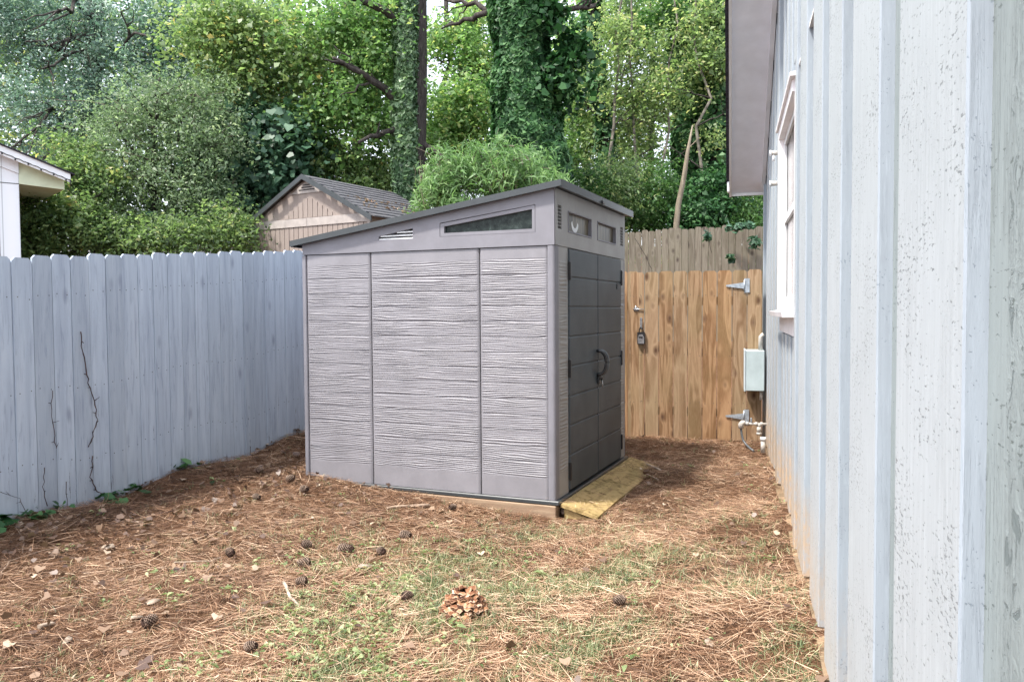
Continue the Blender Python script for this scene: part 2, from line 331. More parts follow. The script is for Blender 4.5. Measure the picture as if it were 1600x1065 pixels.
M['shrubleaf'] = m_leaf('dark_shrub_leaves', [(0, (.018, .055, .016)), (.6, (.065, .15, .04)), (1, (.16, .27, .08))], trans=.4, spec=.3)
M['straw'] = m_leaf('pine_needles', [(0, (.045, .022, .013)), (.3, (.16, .083, .047)), (.65, (.38, .225, .135)), (1, (.72, .54, .38))], trans=.12, rough=.5, spec=.35)
M['grass'] = m_leaf('grass_blades', [(0, (.06, .10, .045)), (.4, (.14, .19, .085)), (.65, (.30, .33, .17)), (1, (.62, .54, .35))], trans=.3)
M['dryleaf'] = m_leaf('dead_leaves', [(0, (.10, .06, .045)), (.5, (.26, .17, .11)), (.85, (.48, .37, .27)), (1, (.56, .46, .35))], trans=.15)
M['weed'] = m_leaf('weed_leaves', [(0, (.11, .17, .06)), (.6, (.24, .30, .13)), (1, (.44, .46, .25))], trans=.3)
M['twig'] = m_plain('twig_bark', (.15, .125, .10), .9, .1, var=.4, sc=8)
M['greybark'] = m_plain('thin_grey_bark', (.20, .18, .15), .9, .1, var=.4, sc=6)
M['cone'] = m_plain('pine_cone_scales', (.075, .045, .035), .8, .2, var=.5, sc=40)
M['conetip'] = m_plain('pine_cone_tips', (.29, .21, .16), .8, .2, var=.3, sc=40)
M['stick'] = m_plain('dead_stick', (.42, .31, .23), .8, .2, var=.3, sc=20)
M['barkchip'] = m_plain('bleached_bark', (.40, .32, .25), .8, .2, var=.3, sc=15)
M['vine'] = m_plain('dead_vine', (.085, .055, .05), .9, .1, var=.4, sc=30)
M['pvc'] = m_plain('old_pipe', (.5, .47, .43), .5, .3, var=.15, sc=30)
k = N('soil'); v = k.coord(); a = k.noise(v, 1.1, 6, .6); b = k.noise(v, 38, 8, .75, .8); d = k.noise(k.coord((1, 3, 1)), 60, 5, .7)
c = k.ramp(b, [(.3, (.03, .016, .010)), (.5, (.10, .055, .033)), (.68, (.24, .14, .085))]); c = k.mix(k.ramp(a, [(.42, 0), (.65, .45)]), c, (.25, .13, .075))
M['soil'] = k.finish(c, .95, .1, k.bump(k.math('ADD', b, d), .8, .02))

# ------------------------------------------------------------------ terrain
TH = math.radians(23); A = np.array([math.cos(TH), -math.sin(TH)]); B = np.array([math.sin(TH), math.cos(TH)])
SHC = np.array([.315, 5.74]); SHZ = .12
FP0 = np.array([-3.2, 5.08]); FD = np.array([math.sin(math.radians(23.1)), math.cos(math.radians(23.1))])
PHI = math.atan(344/1240); HD = np.array([math.sin(PHI), math.cos(PHI)]); HN = np.array([-math.cos(PHI), math.sin(PHI)]); HO = np.array([.355, 0.])
anch = [(-3.2, 5.08, .17), (-2.62, 6.43, .25), (-2.04, 7.79, .33), (-3.9, 3.4, .10), (-4.3, 2.5, .06), (-1.5, 8.6, .33), (-1.75, 6.45, .14), (-.85, 6.1, .075), (-.45, 5.93, .03), (-.1, 5.78, .0), (.31, 5.6, -.01),
 (.45, 5.75, -.02), (.62, 5.75, -.01), (1.38, 7.6, .02), (.95, 6.75, -.01), (.75, 6.3, -.015), (1.3, 8.6, .11), (2.6, 8.4, .08), (1.15, 7.75, .06), (.97, 2.2, .17), (1.3, 3.4, .2), (1.74, 5, .19), (2.2, 6.6, .15), (2.65, 8.3, .08),
 (0, 3.2, 0), (0, 4.5, 0), (-1.5, 3.2, 0), (-1.8, 4.5, .03), (.6, 3.2, .04), (.95, 4.6, .08), (-3, 3.5, .04), (1.3, 6.4, .04), (1.6, 6.8, .08), (-2.3, 5.6, .12), (-1.5, 5.6, .06), (-2.6, 4.4, .07), (0, 1, 0), (-3, 0, 0), (2, -1, .1), (0, -4, 0), (-6, -3, 0), (5, -3, 0),
 (-5, 6, .3), (-5, 9, .5), (-9, 8, .6), (-8, 12, .95), (0, 10.5, .45), (3, 10.5, .4), (6, 9, .3), (6, 4, .2)]
for xx in range(-32, 33, 8):
    for yy, zz_ in ((14, 1.1), (17, 1.4), (22, 1.8), (30, 2.6), (44, 4.0), (70, 7), (100, 9)): anch.append((xx, yy, zz_))
for xx in (-30, -16, 14, 28):
    for yy, zz_ in ((2, .2), (7, .5), (-12, 0), (-30, 0)): anch.append((xx, yy, zz_))
for xx in (-90, -55, 55, 90):
    for yy, zz_ in ((-30, 0), (0, .5), (30, 2.6), (70, 7), (100, 9)): anch.append((xx, yy, zz_))
anch = np.array(anch, float)
def ground(x, y):
    x = np.atleast_1d(np.asarray(x, float)); y = np.atleast_1d(np.asarray(y, float)); sh = x.shape; x = x.ravel(); y = y.ravel()
    o = np.zeros(len(x))
    for i in range(0, len(x), 20000):
        d2 = (x[i:i+20000, None]-anch[:, 0])**2+(y[i:i+20000, None]-anch[:, 1])**2+.05
        w_ = d2**-1.7; o[i:i+20000] = (w_*anch[:, 2]).sum(1)/w_.sum(1)
    o += (fbm(x*1.7, y*1.7, 3)-.5)*.035+(fbm(x*9, y*9, 5)-.5)*.012
    return o.reshape(sh)
def gz(x, y): return float(ground([x], [y])[0])
def axis(lo, hi, a, b, fine, grow=1.12):
    v = list(np.arange(a, b, fine)); s = fine; p = a; L = []
    while p > lo: s *= grow; p -= s; L.append(max(p, lo))
    s = fine; p = v[-1]; R = []
    while p < hi: s *= grow; p += s; R.append(min(p, hi))
    return np.array(L[::-1]+v+R)
gx = axis(-90, 90, -4.5, 3.2, .045); gy = axis(-30, 100, 2.2, 9, .045)
GX, GY = np.meshgrid(gx, gy); GZ = ground(GX, GY); nx, ny = len(gx), len(gy)
I = np.arange(nx*ny).reshape(ny, nx); Q = np.stack([I[:-1, :-1], I[:-1, 1:], I[1:, 1:], I[1:, :-1]], -1).reshape(-1, 4)
tag(mesh_np('ground', np.stack([GX, GY, GZ], -1).reshape(-1, 3), Q, M['soil'], smoothf=True), kind='structure')

# ------------------------------------------------------------------ yard stuff: needles, grass, leaves
def ramp_z(x, y, z):
    a = np.stack([x-SHC[0], y-SHC[1]], -1)@A; return np.where(in_ramp(x, y), SHZ-.018-(a-.03)*.25, z)
def in_shed(x, y, m=0.):
    r = np.stack([x-SHC[0], y-SHC[1]], -1); a = r@A; b = r@B
    return (a > -2.25-m) & (a < .0+m) & (b > -.02-m) & (b < 2.1+m)
def in_ramp(x, y):
    r = np.stack([x-SHC[0], y-SHC[1]], -1); a = r@A; b = r@B
    return (a > -.01) & (a < .255+.045*np.sin(b*5)*np.sin(b*2.3)-.05*(b > 1.2)) & (b > -.03) & (b < 2.03)
def house_d(x, y): r = np.stack([x-HO[0], y-HO[1]], -1); return r@HN           # >0 : on the yard side
def fence_d(x, y): r = np.stack([x-FP0[0], y-FP0[1]], -1); return r@np.array([FD[1], -FD[0]])
def scatter(n, fn, box=(-4.6, 2.8, 2.5, 8.6)):
    X = []; Y = []; c = 0
    while c < n:
        x = rng.uniform(box[0], box[1], n*2); y = rng.uniform(box[2], box[3], n*2)**1.0
        ok = (house_d(x, y) > .01) & (fence_d(x, y) > .015) & ~in_shed(x, y) & (~in_ramp(x, y) | (rng.random(n*2) < .10)) & (rng.random(n*2) < fn(x, y)) & (abs(x) < y*.68+.3)
        X.append(x[ok]); Y.append(y[ok]); c += ok.sum()
    return np.concatenate(X)[:n], np.concatenate(Y)[:n]
def grassy(x, y):
    c = .85*np.exp(-((x-.05)/1.1)**2)*np.clip((5.9-y)/1.6, 0, 1)*np.clip(1.25-(y-3)*.16, .3, 1.2)
    n = fbm(x*2.6, y*2.6, 11); return np.clip(c*1.3*np.clip((n-.36)*4.2, 0, 1.3), 0, 1)
def ribbons(name, x, y, z, L, W, yaw, pit, curv, tint, mat, seg=3, label=None):
    n = len(x); dx = np.cos(yaw); dy = np.sin(yaw); V = np.zeros((n, seg+1, 2, 3)); px, py, pz = x.copy(), y.copy(), z.copy()
    a = pit.copy(); yw = yaw.copy()
    tl = rng.uniform(-.9, .9, n)
    for k in range(seg+1):
        t = k/seg; w_ = W*(1-.75*t*t) if True else W
        sx = -np.sin(yw)*np.cos(tl); sy = np.cos(yw)*np.cos(tl); sz = np.sin(tl)
        V[:, k, 0] = np.stack([px-sx*w_/2, py-sy*w_/2, pz-sz*w_/2], -1); V[:, k, 1] = np.stack([px+sx*w_/2, py+sy*w_/2, pz+sz*w_/2], -1)
        px = px+np.cos(yw)*np.cos(a)*L/seg; py = py+np.sin(yw)*np.cos(a)*L/seg; pz = pz+np.sin(a)*L/seg
        a = a-curv[:, 0]; yw = yw+curv[:, 1]
    base = (np.arange(n)*(seg+1)*2)[:, None]; Fs = []
    for k in range(seg): Fs.append(np.stack([base[:, 0]+2*k, base[:, 0]+2*k+1, base[:, 0]+2*k+3, base[:, 0]+2*k+2], -1))
    Fq = np.stack(Fs, 1).reshape(-1, 4)
    return mesh_np(name, V.reshape(-1, 3), Fq, mat, tint=np.repeat(tint, seg))
x, y = scatter(105000, lambda x, y: np.clip(1.0-.62*grassy(x, y), .2, 1)*np.clip(1.25-.07*y, .5, 1))
n = len(x); patch = fbm(x*1.9, y*1.9, 21)
lift = np.where(fence_d(x, y) < .7, .02, 0)*rng.random(n)
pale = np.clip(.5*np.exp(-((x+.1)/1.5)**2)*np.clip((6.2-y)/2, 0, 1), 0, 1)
o = ribbons('pine_straw', x, y, ramp_z(x, y, ground(x, y))+rng.uniform(.0, .022, n)+lift, rng.uniform(.07, .17, n), rng.uniform(.0013, .0028, n), np.where(rng.random(n) < .55, fbm(x*3.1, y*3.1, 77)*14+rng.normal(0, .35, n), rng.uniform(0, 6.283, n)), rng.normal(0, .13, n),
    np.stack([rng.normal(.02, .09, n), rng.normal(0, .16, n)], -1), np.clip(rng.normal(.42, .27, n)+(patch-.5)*.5+pale*.46-.12*(fence_d(x, y) < .9), 0, 1), M['straw'])  # needles near the fence get a darker tint: painted shade at its foot
tag(o, 'fallen brown pine needles matted over the yard floor', 'pine straw', kind='stuff')
# grass tufts
tx, ty = scatter(4400, lambda x, y: .018+grassy(x, y))
nb = rng.integers(5, 15, len(tx)); x = np.repeat(tx, nb)+rng.normal(0, .014, nb.sum()); y = np.repeat(ty, nb)+rng.normal(0, .014, nb.sum()); n = len(x)
tt = np.repeat(rng.normal(.5, .18, len(tx)), nb)
o = ribbons('grass', x, y, ground(x, y)-.004, rng.uniform(.02, .065, n), rng.uniform(.0024, .0044, n), rng.uniform(0, 6.283, n), rng.uniform(.35, 1.45, n),
    np.stack([rng.uniform(.05, .5, n), rng.normal(0, .15, n)], -1), np.clip(tt+rng.normal(0, .17, n), 0, 1), M['grass'])
tag(o, 'thin patchy green grass in the middle of the yard', 'grass', kind='stuff')

HEART = [(0, 0), (.42, -.06), (.5, .42), (0, 1), (-.5, .42), (-.42, -.06)]
def leafmesh(name, C, N_, size, mat, parent, tint, aspect=.6, droop=.0, kind='diamond', T=None, fold=.18):
    n = len(C); N_ = N_/np.linalg.norm(N_, axis=1, keepdims=True)
    if T is None: T = rng.normal(size=(n, 3))
    T = T-(T*N_).sum(1, keepdims=True)*N_; T /= np.linalg.norm(T, axis=1, keepdims=True)+1e-9; S = np.cross(N_, T)
    L = size*np.clip(rng.lognormal(-.06, .33, n), .35, 2.0)[:, None]
    if kind == 'diamond':
        pts = [(0, 0, 0), (aspect/2, .42, fold), (0, 1, -fold*.5), (-aspect/2, .42, fold)]
    else: pts = [(u*1.1, v, abs(u)*fold) for u, v in HEART]
    V = np.stack([C+S*L*u+T*L*(v-.4)+N_*L*h for u, v, h in pts], 1)
    m = len(pts); return mesh_np(name, V.reshape(-1, 3), np.arange(n*m).reshape(n, m), mat, parent, tint, nper=m)
def up_normals(n, s=.6): v = rng.normal(size=(n, 3))*s; v[:, 2] = np.abs(v[:, 2])+.75; return v
x, y = scatter(620, lambda x, y: np.clip(1.2-fence_d(x, y)*.7, .02, 1)*(fbm(x*3, y*3, 33) > .42)); n = len(x)
tag(leafmesh('leaf_litter', np.stack([x, y, ground(x, y)+rng.uniform(.015, .05, n)], -1), rng.normal(size=(n, 3))*.5+np.array([0, 0, .8]), .030, M['dryleaf'], None, rng.random(n)**2.4*.62, .7, kind='heart', fold=.5), 'dark curled leaf litter banked below the painted fence', 'leaf litter', kind='stuff')
# dead leaves, weeds
x, y = scatter(270, lambda x, y: .35+.65*(fbm(x*2, y*2, 31) > .5)); n = len(x)
o = leafmesh('fallen_leaves', np.stack([x, y, ground(x, y)+rng.uniform(.012, .03, n)], -1), up_normals(n, .28),   .034, M['dryleaf'], None, rng.random(n)**1.6, .7, kind='heart', fold=.4)
tag(o, 'scattered dead tan leaves and bark flakes on the pine straw', 'fallen leaves', kind='stuff')
cx = []
wx, wy = scatter(260, lambda x, y: np.exp(-((x+.75)/.85)**2)*np.clip((5.3-y)/1, 0, 1)*(fbm(x*3, y*3, 41) > .48)+.01)
for a_, b_ in zip(wx, wy):
    kk = rng.integers(5, 12)
    for q in range(kk): cx.append((a_+rng.normal(0, .03), b_+rng.normal(0, .03)))
cx = np.array(cx); n = len(cx)
o = leafmesh('weeds', np.stack([cx[:, 0], cx[:, 1], ground(cx[:, 0], cx[:, 1])+rng.uniform(.012, .035, n)], -1), up_normals(n, .35), .026, M['weed'], None, rng.random(n), .5)
tag(o, 'low pale green broadleaf weeds spreading through the straw', 'weeds', kind='stuff')
# ivy seedlings along the painted fence
s_ = rng.uniform(-2.2, 1.8, 260); q = np.abs(rng.normal(.05, .09, 260)); cl = fbm(s_*3, s_*0, 51) > .45; s_, q = s_[cl], q[cl]
x = FP0[0]+FD[0]*s_+FD[1]*q; y = FP0[1]+FD[1]*s_-FD[0]*q; n = len(x)
o = leafmesh('ground_ivy', np.stack([x, y, ground(x, y)+rng.uniform(.02, .07, n)], -1), up_normals(n, .5), .05, M['ivy'], None, rng.random(n), kind='heart')
tag(o, 'dark ivy leaves creeping along the foot of the painted fence', 'ivy', kind='stuff')

# ------------------------------------------------------------------ the plastic shed (local x runs back..front, y along the doors)
SH = empty('storage_shed', (SHC[0], SHC[1], SHZ), -TH, 'pale grey plastic garden shed with slanted roof, wood grain panels and dark double doors', 'shed')
LEN, WID, SEAM = 2.2, 1.92, 1.855
SL = (2.262-1.945)/2.2
def rz(x): return 2.262+SL*x                        # underside of the roof at local x
# grained side panels
def grain_h(X, Z, seed=0, pitch=.0155):
    wrp = (fbm(X*1.1, Z*5, 61+seed)-.5)*2.2+(fbm(X*3.6, Z*24, 71+seed)-.5)*1.5
    ph = Z/pitch+wrp; r = .5+.5*np.sin(ph*2*math.pi); amp = .35+1.3*(fbm(X*3.2, Z*22, 81+seed)-.25)
    h = (r**1.5)*amp+.35*(fbm(X*12, Z*140, 91+seed)-.5)
    return h
def grained(name, x0, x1, z0, z1, plane, parent, sgn=-1, amp=.0058, dx=.012, dz=.0024, seed=0):
    nx_ = int((x1-x0)/dx)+2; nz_ = int((z1-z0)/dz)+2; X, Z = np.meshgrid(np.linspace(x0, x1, nx_), np.linspace(z0, z1, nz_))
    gz0, gz1 = .155, 1.765; m = .012
    rel = (Z-gz0)/.115; fr = rel-np.floor(rel); pk = np.floor(rel)
    H = grain_h(X, Z+pk*3.7, seed)*amp
    groove = np.clip(1-np.minimum(fr, 1-fr)*.115/.0036, 0, 1); H = H*(1-groove)-groove*.008
    mask = np.clip(np.minimum(X-(x0+m), (x1-m)-X)/.012, 0, 1)*np.clip(np.minimum(Z-gz0, gz1-Z)/.006, 0, 1)
    edge = (Z < gz0) | (Z > gz1)
    H = np.where(edge, .002, H*mask+.002*(1-mask))
    H = H-.012*np.clip(1-np.minimum(X-x0, x1-X)/.006, 0, 1)
    # dimpled screw marks on the skirt
    P_ = np.stack([X, plane+sgn*H, Z], -1) if plane is not None else None
    I_ = np.arange(nx_*nz_).reshape(nz_, nx_); Q_ = np.stack([I_[:-1, :-1], I_[:-1, 1:], I_[1:, 1:], I_[1:, :-1]], -1).reshape(-1, 4)
    return P_.reshape(-1, 3), Q_
for i, (x0, x1) in enumerate(((-2.185, -1.567), (-1.560, -.607), (-.600, -.055))):
    P_, Q_ = grained('side_panel', x0, x1, .0, SEAM-.006, -.004, SH, seed=i*5)
    o = mesh_np('side_panel', P_, Q_, M['grain'], SH, smoothf=True)
    o['label'] = ['narrow wavy grained side panel at the back', 'wide wavy grained side panel in the middle', 'wavy grained side panel next to the doors'][i]
b = MB(); b.box(-2.19, -.05, .01, .05, .0, SEAM-.002); b.build('wall_core', M['seam'], SH)
b = MB(); b.bbox(-2.225, -2.186, -.012, .05, 0, SEAM-.004, .006); b.build('corner_post', M['plastic'], SH)
# rounded near corner post
b = MB(); arc = [(-.054, .0), (-.054, -.012), (-.04, -.014)]+[(-.022+.024*math.sin(t), .010-.024*math.cos(t)) for t in np.linspace(0, math.pi/2, 6)]+[(.004, .06), (-.01, .07), (-.054, .07)]
b.prism(arc, lambda u, v, t: (u, v, .0+t*(SEAM-.004))); b.build('corner_post', M['plastic'], SH)
b = MB(); b.bbox(-.05, .004, 1.885, WID, .0, SEAM-.004, .006); b.build('corner_post', M['plastic'], SH)
b = MB(); b.box(-2.22, -2.19, .05, WID, 0, 1.95); b.box(-2.19, -.05, WID-.03, WID, 0, SEAM); b.build('back_wall', M['plastic'], SH)
# floor lip
b = MB(); b.bbox(-2.235, .03, -.022, WID+.02, -.035, -.003, .006); b.build('floor', M['roofdark'], SH)
# gable panel (slanted band over the side) with holes for vent and window
def gable(y0, y1, holes, name, mats):
    xs = sorted(set([-2.215, -.0]+[h for q in holes for h in (q[0], q[1])])); b = MB()
    for a_, c_ in zip(xs[:-1], xs[1:]):
        hit = [q for q in holes if q[0] <= a_+1e-6 and q[1] >= c_-1e-6]
        zt = lambda x: rz(x)-.0
        def slab(za0, za1, zb0, zb1): b.hexa([(a_, y0, za0), (c_, y0, zb0), (c_, y1, zb0), (a_, y1, za0), (a_, y0, za1), (c_, y0, zb1), (c_, y1, zb1), (a_, y1, za1)])
        if not hit: slab(SEAM, zt(a_), SEAM, zt(c_))
        else:
            q = hit[0]; slab(SEAM, q[2], SEAM, q[2]); slab(q[3](a_), zt(a_), q[3](c_), zt(c_))
    return b.build(name, mats, SH)
vtop = lambda x: 1.975+(x+1.477)*.168
wtop = lambda x: 2.044+(x+.918)*.1235
hv = (-1.475, -1.165, 1.948, lambda x: max(vtop(x), 1.955)); hw = (-.93, -.146, 1.950, lambda x: wtop(x)+.012)
gp = gable(-.016, .02, [hv, hw], 'gable_panel', M['plastic'])
b = MB(); b.box(-1.50, -1.14, .021, .03, 1.93, 2.05); b.build('vent_backing', M['seam'], gp)
b = MB()
for z in (1.952, 1.975, 2.0):
    x0 = -1.472 if z < 1.97 else -1.477+(z-1.972)/.168
    b.hexa([(x0, -.012, z-.004), (-1.167, -.012, z-.004), (-1.167, .016, z+.004), (x0, .016, z+.004), (x0, -.012, z+.004), (-1.167, -.012, z+.004), (-1.167, .016, z+.012), (x0, .016, z+.012)])
o = b.build('vent_louver', M['white'], gp)
def loopframe(poly_o, poly_i, y0, y1, name, mat, par):
    b = MB(); n = len(poly_o)
    V = [(u, y0, z) for u, z in poly_o]+[(u, y0, z) for u, z in poly_i]+[(u, y1, z) for u, z in poly_o]+[(u, y1, z) for u, z in poly_i]; fs = []
    for i in range(n):
        j = (i+1) % n; fs += [(i, j, n+j, n+i), (2*n+i, 3*n+i, 3*n+j, 2*n+j), (i, 2*n+i, 2*n+j, j), (n+i, n+j, 3*n+j, 3*n+i)]
    b.add(V, fs); return b.build(name, mat, par)
po = [(-.926, 1.952), (-.15, 1.952), (-.15, wtop(-.15)+.008), (-.926, wtop(-.926)+.006)]
pi_ = [(-.893, 1.977), (-.172, 1.977), (-.172, wtop(-.172)-.017), (-.893, wtop(-.893)-.02)]
wf = loopframe(po, pi_, -.014, .012, 'window', M['plastic'], SH); wf['label'] = 'long wedge shaped side window under the roof'
b = MB(); b.box(-.93, -.146, .012, .018, 1.95, 2.152); b.build('pane', M['smoke'], wf)
# seam gap between wall and gable band: a thin dark strip set back
b = MB(); b.box(-2.21, -.01, -.002, .01, SEAM-.004, SEAM+.001); b.build('seam_strip', M['seam'], SH)
# front: header, side strips, doors
b = MB(); X0, X1 = -.02, .006
def fbox(y0, y1, z0, z1, mb=None, xa=X0, xb=X1): (mb or b).box(xa, xb, y0, y1, z0, z1)
hol = [(.045, .125, 1.975, 2.15), (.268, .862, 1.968, 2.13), (1.022, 1.598, 1.968, 2.13), (1.755, 1.845, 1.975, 2.15)]
ys = [0.0]+[v for h in hol for v in h[:2]]+[WID-.01]
fbox(0.0, WID-.01, SEAM, 1.968)
for a_, c_ in zip(ys[:-1], ys[1:]):
    hh = [h for h in hol if abs(h[0]-a_) < 1e-6]
    if hh:
        if hh[0][2] > 1.968: fbox(a_, c_, 1.968, hh[0][2])
        fbox(a_, c_, hh[0][3], 2.262)
    else: fbox(a_, c_, 1.968, 2.262)
hd = b.build('front_header', M['frame_light'], SH)
for (y0, y1, z0, z1) in (hol[0], hol[3]):
    b = MB()
    for q in range(7):
        z = z0+.006+q*.0245; b.hexa([(-.012, y0+.004, z), (.004, y0+.004, z-.008), (.004, y1-.004, z-.008), (-.012, y1-.004, z), (-.012, y0+.004, z+.004), (.004, y0+.004, z-.003), (.004, y1-.004, z-.003), (-.012, y1-.004, z+.004)])
    v_ = b.build('vent', M['frame_light'], hd); b = MB(); b.box(-.03, -.021, y0, y1, z0, z1); b.build('vent_backing', M['seam'], v_)
for j, (y0, y1, z0, z1) in enumerate(hol[1:3]):
    b = MB(); t = .013
    for q in ((y0, y1, z0, z0+t), (y0, y1, z1-t*.7, z1), (y0, y0+t, z0+t, z1-t*.7), (y1-t, y1, z0+t, z1-t*.7)): b.box(-.018, .010, q[0]+.001, q[1]-.001, q[2]+(.001 if q[2] == z0 else 0), q[3]-.001)
    wn = b.build('window', M['plastic'], SH); b = MB(); b.box(-.026, -.019, y0, y1, z0, z1); b.build('pane', M['fwin'], wn)
    if j == 0:
        b = MB(); P0 = [(.50+.085*math.cos(t), 2.06+.075*math.sin(t)) for t in np.linspace(-math.pi*.97, -.1, 15)]; P1 = [(.50+.060*math.cos(t), 2.075+.055*math.sin(t)) for t in np.linspace(-.1, -math.pi*.97, 15)]
        b.prism(P0+P1, lambda u, v, t: (-.0185+.002*t, u, v)); b.build('crescent_sticker', M['white'], wn)
def strip(y0, y1, seed):
    nx_ = int((y1-y0)/.006)+2; nz_ = int(SEAM/.004); Y_, Z = np.meshgrid(np.linspace(y0, y1, nx_), np.linspace(0, SEAM-.003, nz_))
    rel = (Z-.18)/.115; fr = rel-np.floor(rel); H = (grain_h(Y_*.6, Z+np.floor(rel)*3.1, seed, .026))*.006
    groove = np.clip(1-np.minimum(fr, 1-fr)*.115/.005, 0, 1); H = H*(1-groove)-groove*.005
    mk_ = np.clip(np.minimum(Y_-y0-.02, y1-.02-Y_)/.008, 0, 1)*((Z > .18) & (Z < 1.755)); H = H*mk_+.002
    P_ = np.stack([H, Y_, Z], -1).reshape(-1, 3); I_ = np.arange(nx_*nz_).reshape(nz_, nx_); Q_ = np.stack([I_[:-1, :-1], I_[:-1, 1:], I_[1:, 1:], I_[1:, :-1]], -1).reshape(-1, 4)
    mesh_np('front_panel', P_, Q_, M['frame_light'], SH, smoothf=True)
strip(.06, .272, 30); strip(1.755, 1.888, 40)
b = MB(); b.box(-.03, -.012, .03, 1.9, 0, SEAM-.003); b.build('wall_core', M['seam'], SH)
for side_, (y0, y1) in enumerate(((.278, 1.008), (1.016, 1.750))):
    dr = MB(); zb = [.012]+[.286+.2245*i for i in range(7)]+[SEAM-.006]
    for a_, c_ in zip(zb[:-1], zb[1:]): dr.bbox(-.008, .014, y0, y1, a_+.004, c_-.004, .006)
    dr.box(-.011, .006, y0+.004, y1-.004, .014, SEAM-.01)
    dm = dr.build('door', M['door'], SH); dm['label'] = ['near dark grey plank door', 'far dark grey plank door'][side_]
    hy = y0-.012 if side_ == 0 else y1-.010
    for z in (.161, .943, 1.68): b = MB(); b.bbox(.004, .026, hy, hy+.024, z-.07, z+.07, .005); b.build('hinge', M['black'], dm)
    yc = .985 if side_ == 0 else 1.045
    s = 1 if side_ else -1; b = MB()
    pts = [(.012+.075*math.sin(t)**.7 if 0 < t < math.pi else .012, yc+s*.004+.02*math.sin(t), .943+.10*math.cos(t)) for t in np.linspace(0, math.pi, 16)]
    b.tube(pts, .0125, 8); b.build('handle', M['steelgrey' if side_ else 'black'], dm)
b = MB(); b.bbox(.014, .035, .975, 1.045, .765, .83, .006); b.tube([(.03, .985, .80), (.05, .99, .815), (.05, 1.03, .815), (.03, 1.035, .79)], .006, 6); b.build('latch', M['black'], SH)
b = MB(); b.tube([(.037, 1.04, .80), (.043, 1.05, .76), (.04, 1.045, .73)], .003, 5); b.build('key_ring', M['chrome'], SH)
b = MB(); b.tube([(.016, 1.61+.03*math.cos(t), 1.60+.03*math.sin(t)) for t in np.linspace(.5, 5.8, 14)], .003, 5); b.tube([(.016, 1.60+.014*math.cos(t), 1.60+.014*math.sin(t)) for t in np.linspace(-2, 2.4, 9)], .003, 5)
b.build('round_emblem', M['roofdark'], SH)
# roof
b = MB()
def roofslab(x0, x1, y0, y1, t0, t1, mi=0): b.hexa([(x0, y0, rz(x0)+t0), (x1, y0, rz(x1)+t0), (x1, y1, rz(x1)+t0), (x0, y1, rz(x0)+t0), (x0, y0, rz(x0)+t1), (x1, y0, rz(x1)+t1), (x1, y1, rz(x1)+t1), (x0, y1, rz(x0)+t1)], mi)
roofslab(-2.29, .055, -.05, .955, .006, .036); roofslab(-2.29, .055, .965, 1.97, .006, .036)
roofslab(-2.27, .035, .93, .99, .037, .05); rf = b.build('roof', M['roofdark'], SH)
b = MB(); roofslab(-2.305, .07, -.065, -.051, -.006, .040); roofslab(.056, .07, -.05, .95, -.016, .042); roofslab(.056, .07, .97, 1.985, -.016, .042); roofslab(-2.305, -2.291, -.05, 1.985, -.01, .04); b.build('roof_edge', M['roofdark'], rf)
b = MB(); b.bbox(.05, .085, .93, .99, rz(.07)-.012, rz(.07)+.012, .003); b.build('roof_clip', M['black'], rf)
# timber under the shed
b = MB(); b.bbox(-1.45, .005, -.026, .06, -.17, -.038, .006)
o = b.build('foundation_timber', M['skid']); o.location = SH.location; o.rotation_euler = SH.rotation_euler; tag(o, 'tan timber beam laid on the soil under the grey plastic shed', 'timber')
# ramp
R_ = empty('wooden_ramp', (SHC[0], SHC[1], SHZ), -TH, 'mossy yellow wooden ramp board sloping down from the dark shed doors', 'ramp')
b = MB(); ny_ = 26; V = []; nxr = 8
for j in range(ny_+1):
    for i in range(nxr+1):
        u = .032+.28*i/nxr; v = .005+2.0*j/ny_; z = -.024-(u-.03)*.25+.004*math.sin(v*3)+(hsh(i, j, 3)-.5)*.002
        V.append((u, v, z))
nn = len(V); V += [(a_, b_, c_-.022) for a_, b_, c_ in V]; fs = []
W_ = nxr+1
for j in range(ny_):
    for i in range(nxr):
        q = j*W_+i; fs += [(q, q+1, q+W_+1, q+W_), (nn+q, nn+q+W_, nn+q+W_+1, nn+q+1)]
for i in range(nxr): fs += [(i, nn+i, nn+i+1, i+1), (ny_*W_+i, ny_*W_+i+1, nn+ny_*W_+i+1, nn+ny_*W_+i)]
for j in range(ny_): fs += [(j*W_, (j+1)*W_, nn+(j+1)*W_, nn+j*W_), (j*W_+nxr, nn+j*W_+nxr, nn+(j+1)*W_+nxr, (j+1)*W_+nxr)]
b.add(V, fs); b.build('ramp_board', M['greenwood'], R_)
for yy in (.03, .95, 1.9): b = MB(); b.hexa([(.05, yy, -.2), (.30, yy, -.2), (.30, yy+.035, -.2), (.05, yy+.035, -.2), (.05, yy, -.06), (.30, yy, -.135), (.30, yy+.035, -.135), (.05, yy+.035, -.06)]); b.build('support', M['greenwood'], R_)

